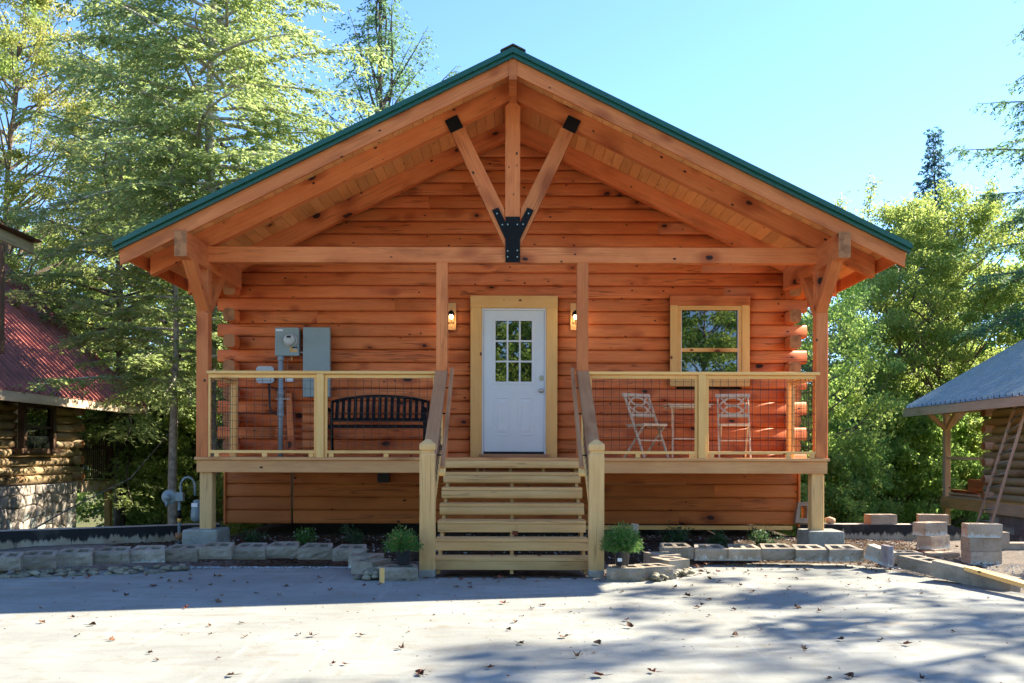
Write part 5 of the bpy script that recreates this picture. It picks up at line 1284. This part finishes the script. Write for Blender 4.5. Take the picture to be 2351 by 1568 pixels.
# ================================================================== NEIGHBOURING CABINS
def neighbour(sx, wx, ex, y0, yc, ye, zf, ze, pitch, logmat, roofmat, label, name, stone):
    T = root(name, label, 'cabin', (sx*wx, yc, zf))
    X = lambda x: sx*x
    # wall logs along y, round and bulging, ends crossing at the far corner
    rp = []
    for i in range(12):
        a = 6.28318*i/12; rp.append((.10*math.cos(a), .0925*math.sin(a)))
    nlog = int((ze+.25-zf)/.185)
    win = None
    if stone: win = (18.15, 19.45, zf+.75, zf+1.70)
    for k in range(nlog):
        zc = zf+.0925+.185*k; end = yc+(.22 if k % 2 else 0)
        segs = [(y0, end)]
        if win and zc > win[2] and zc < win[3]: segs = [(y0, win[0]), (win[1], end)]
        for a, b in segs: beam('log', (X(wx+.09), a, zc), (X(wx+.09), b, zc), 0, 0, logmat, T, profile=rp, smooth=True, endmat='end')
        if k % 2 == 0: beam('log', (X(wx-.16), yc-.09, zc+.03), (X(wx+3.4), yc-.09, zc+.03), 0, 0, logmat, T, profile=rp, smooth=True, endmat='end')
        else: beam('log', (X(wx+.2), yc-.09, zc+.03), (X(wx+3.4), yc-.09, zc+.03), 0, 0, logmat, T, profile=rp, smooth=True)
    # roof: eave along y at ex, rising away from the viewer's axis
    run = 4.6; zt = ze+run*pitch
    y = y0-.4
    while y < ye-.05:
        y2 = min(y+.9, ye)
        roof_panel(sx, y, y2, roofmat, T, ex-.03, ex+run, lambda x: ze+.05+(x-ex)*pitch, rib=.065, pitch=.23)
        y = y2
    fm = 'tan'
    beam('eave_fascia', (X(ex), y0-.4, ze-.07), (X(ex), ye, ze-.07), .03, .20, fm, T)
    v = [(X(ex), ye-.04, ze+.02), (X(ex+run), ye-.04, zt+.02), (X(ex+run), ye-.04, zt-.2), (X(ex), ye-.04, ze-.18)]
    v += [(a, ye, c) for a, b, c in v]; obj('rake_board', v, [(0, 1, 2, 3), (7, 6, 5, 4), (0, 4, 5, 1), (2, 6, 7, 3), (1, 5, 6, 2), (3, 7, 4, 0)], fm, T)
    v = [(X(ex+.02), y0-.4, ze+.0), (X(ex+run), y0-.4, zt+.0), (X(ex+run), ye, zt+.0), (X(ex+.02), ye, ze+.0)]; obj('roof_deck', v, [(0, 1, 2, 3)], 'darkwood' if stone else 'tan', T)
    # other roof slope
    v = [(X(ex+run), y0-.4, zt+.05), (X(ex+2*run), y0-.4, ze+.05), (X(ex+2*run), ye, ze+.05), (X(ex+run), ye, zt+.05)]; obj('roof_panel', v, [(0, 1, 2, 3)], roofmat, T)
    n = 8
    # side porch floor and posts
    z_d = zf
    for i in range(8): box('deck_board', *sorted((X(wx-.02+.28*i), X(wx+.25+.28*i))), yc+.1, ye-.25, z_d-.04, z_d, 'treated' if not stone else 'oldlog', T)
    box('deck_fascia', *sorted((X(wx-.04), X(wx))), yc+.1, ye-.25, z_d-.26, z_d-.045, 'treated' if not stone else 'tan', T)
    box('deck_fascia', *sorted((X(wx), X(wx+2.3))), ye-.29, ye-.25, z_d-.26, z_d-.045, 'treated' if not stone else 'tan', T)
    for xx in ((wx+.06,) if stone else (wx-.0, wx+2.2)):
        box('porch_post', *sorted((X(xx), X(xx+.13))), ye-.42, ye-.28, z_d, ze+.0 + (0 if xx < ex+1 else (xx-ex)*pitch-.1), 'darkwood' if stone else 'tan', T)
        box('support_post', *sorted((X(xx), X(xx+.14))), ye-.42, ye-.28, -2.0, z_d-.045, 'treated', T)
    if not stone:
        for (pa, pb) in (((wx-.0+.06, ye-.35, ze-.5), (wx+.55, ye-.35, ze+.0)), ((wx+.06, ye-.35, ze-.5), (wx+.06, ye-.95, ze-.0)), ((wx+.06, ye-.35, ze-.5), (wx-.42, ye-.35, ze-.06))):
            beam('knee_brace', (X(pa[0]), pa[1], pa[2]), (X(pb[0]), pb[1], pb[2]), .09, .10, 'tan', T)
        beam('plate_beam', (X(wx+.065), yc-.2, ze-.02), (X(wx+.065), ye+.0-.05, ze-.02), .12, .2, 'tan', T)
        beam('guard_rail', (X(wx+.06), yc+.1, z_d+.95), (X(wx+.06), ye-.4, z_d+.95), .04, .06, 'tan', T)
    return T
Lc = neighbour(-1, 10.0, 9.3, 11.0, 20.7, 22.9, .63, 2.42, 1.0, 'oldlog', 'red', 'weathered log cabin with steep red metal roof at the left', 'log_cabin', True)
Rc = neighbour(1, 10.6, 9.75, 14.0, 20.0, 22.4, .26, 2.40, .57, 'tan', 'bluegrey', 'unfinished pale log cabin with blue-grey metal roof at the right', 'log_cabin', False)
# left: window, field stone base, balusters
v, f = join_boxes([(-9.98, -9.86, 18.15, 18.27, 1.36, 2.35), (-9.98, -9.86, 19.33, 19.45, 1.36, 2.35), (-9.98, -9.86, 18.27, 19.33, 2.24, 2.35), (-9.98, -9.82, 18.0, 19.6, 1.28, 1.38)])
wf2 = obj('window_frame', v, f, 'darkwood', Lc); box('meeting_rail', -9.95, -9.90, 18.27, 19.33, 1.80, 1.85, 'darkwood', wf2)
for a, b in ((1.38, 1.80), (1.85, 2.24)): obj('glass_pane', [(-9.93, 18.27, a), (-9.93, 19.33, a), (-9.93, 19.33, b), (-9.93, 18.27, b)], [(3, 2, 1, 0)], 'pane', wf2)
box('foundation', -13, -10.06, 11, 20.6, -2.0, .60, 'cmu', Lc)
gy_, gz_ = 23, 6; jit = {}
for i in range(gy_+1):
    for j in range(gz_+1): jit[i, j] = (15.6+i*.22+(R.uniform(-.08, .08) if 0 < i < gy_ else 0), -.75+j*.228+(R.uniform(-.08, .08) if 0 < j < gz_ else 0))
for i in range(gy_):
    for j in range(gz_):
        pts = [jit[i, j], jit[i+1, j], jit[i+1, j+1], jit[i, j+1]]; cy_, cz_ = sum(p[0] for p in pts)/4, sum(p[1] for p in pts)/4
        ins = [(cy_+(a-cy_)*.93, cz_+(b-cz_)*.93) for a, b in pts]; inn = [(cy_+(a-cy_)*.72, cz_+(b-cz_)*.72) for a, b in pts]; x = -10.0+R.uniform(-.02, .03)
        v = [(-10.06, a, b) for a, b in ins]+[(x-.015, a, b) for a, b in ins]+[(x, a, b) for a, b in inn]
        f = [(k, (k+1) % 4, 4+(k+1) % 4, 4+k) for k in range(4)]+[(4+k, 4+(k+1) % 4, 8+(k+1) % 4, 8+k) for k in range(4)]+[(8, 9, 10, 11)]
        obj('stone', v, f, 'stoneface', Lc)
beam('hand_rail', (-10.02, 20.8, 1.62), (-10.02, 22.6, 1.62), .05, .05, 'darkwood', Lc); beam('bottom_rail', (-10.02, 20.8, .70), (-10.02, 22.6, .70), .04, .04, 'darkwood', Lc)
for i in range(17): box('baluster', -10.035, -10.005, 20.86+.105*i, 20.89+.105*i, .71, 1.60, 'darkwood', Lc, c=.003)
p0, p1 = P(-30, 528, 15.2), P(74, 574, 16.6); beam('rake_board', p0, p1, .04, .20, 'oldlog', Lc); beam('roof_edge', p0+Vector((0, 0, .13)), p1+Vector((.03, 0, .13)), .3, .03, 'darkwood', Lc)
q = P(2, 800, 15.5); box('corner_post', q.x-.05, q.x+.05, 15.4, 15.52, 3.0, 4.9, 'darkwood', Lc)
# right: masonry base, ladder, lumber
zz = .26
for j in range(6):
    yb_ = 20.0-.4*(0 if j % 2 else .5)
    z1 = zz-.27-j*.2
    y = 20.0
    first = .2 if j % 2 else .4
    while y > 14.2:
        w = first; first = .4
        box('masonry_block', 10.62, 10.80, y-w+.005, y-.004, z1-.194, z1-.002, 'cmu', Rc, c=.006); y -= w
box('mortar_core', 10.635, 10.78, 14.2, 19.98, zz-1.5, zz-.27, 'tanblock', Rc)
box('rim_board', 10.56, 10.60, 14.2, 20.0, zz-.26, zz-.01, 'tan', Rc)
LD = root('ladder', 'aluminium and wood extension ladder leaning on the unfinished cabin', 'ladder', tuple(P(2258, 1200, 18.6)))
a0, a1 = P(2244, 1200, 18.9), P(2330, 930, 18.3); b0, b1 = P(2276, 1203, 18.3), P(2366, 900, 17.7)
for a, b in ((a0, a1), (b0, b1)): beam('rail', a, b, .03, .075, 'steel' if False else 'tan', LD, up=(0, 1, 0), c=.004)
for i in range(11):
    t = .03+.094*i; cyl('rung', a0.lerp(a1, t), b0.lerp(b1, t), .016, 'steel', LD, 10)
for i in range(5): 
    p = P(2192+6*(i % 2), 1138-8*i, 20.9); o = beam('lumber_board', (10.66+.05*(i % 2), 20.25+.1*i, zz+.02+.04*i), (10.66+.05*(i % 2), 21.9-.05*i, zz+.02+.04*i), .14, .037, 'beam' if i > 2 else 'tan'); tag(o, ['lowest pale board', 'second pale board from the bottom', 'third pale board from the bottom', 'second reddish board from the top', 'topmost reddish board'][i]+' of the lumber pile on the unfinished porch', 'board', 'lumber piled on the unfinished porch')
for i in range(3): o = box('lumber_board', 10.63, 10.80, 20.15, 20.95, zz+.20+.09*i, zz+.285+.09*i, 'beam'); tag(o, ['lowest', 'middle', 'topmost'][i]+' thick reddish timber at the right end of the lumber pile', 'board', 'lumber piled on the unfinished porch')
# bare vine stem in front of the stone base
T = tube('vine', [P(70, 1222, 12.2), P(160, 1170, 12.6), P(300, 1100, 13.2), P(420, 960, 14.0)], [.012, .010, .008, .004], 'bark'); tag(T, 'bare thin vine stem crossing in front of the stone foundation', 'vine')
bpy.context.view_layer.update()
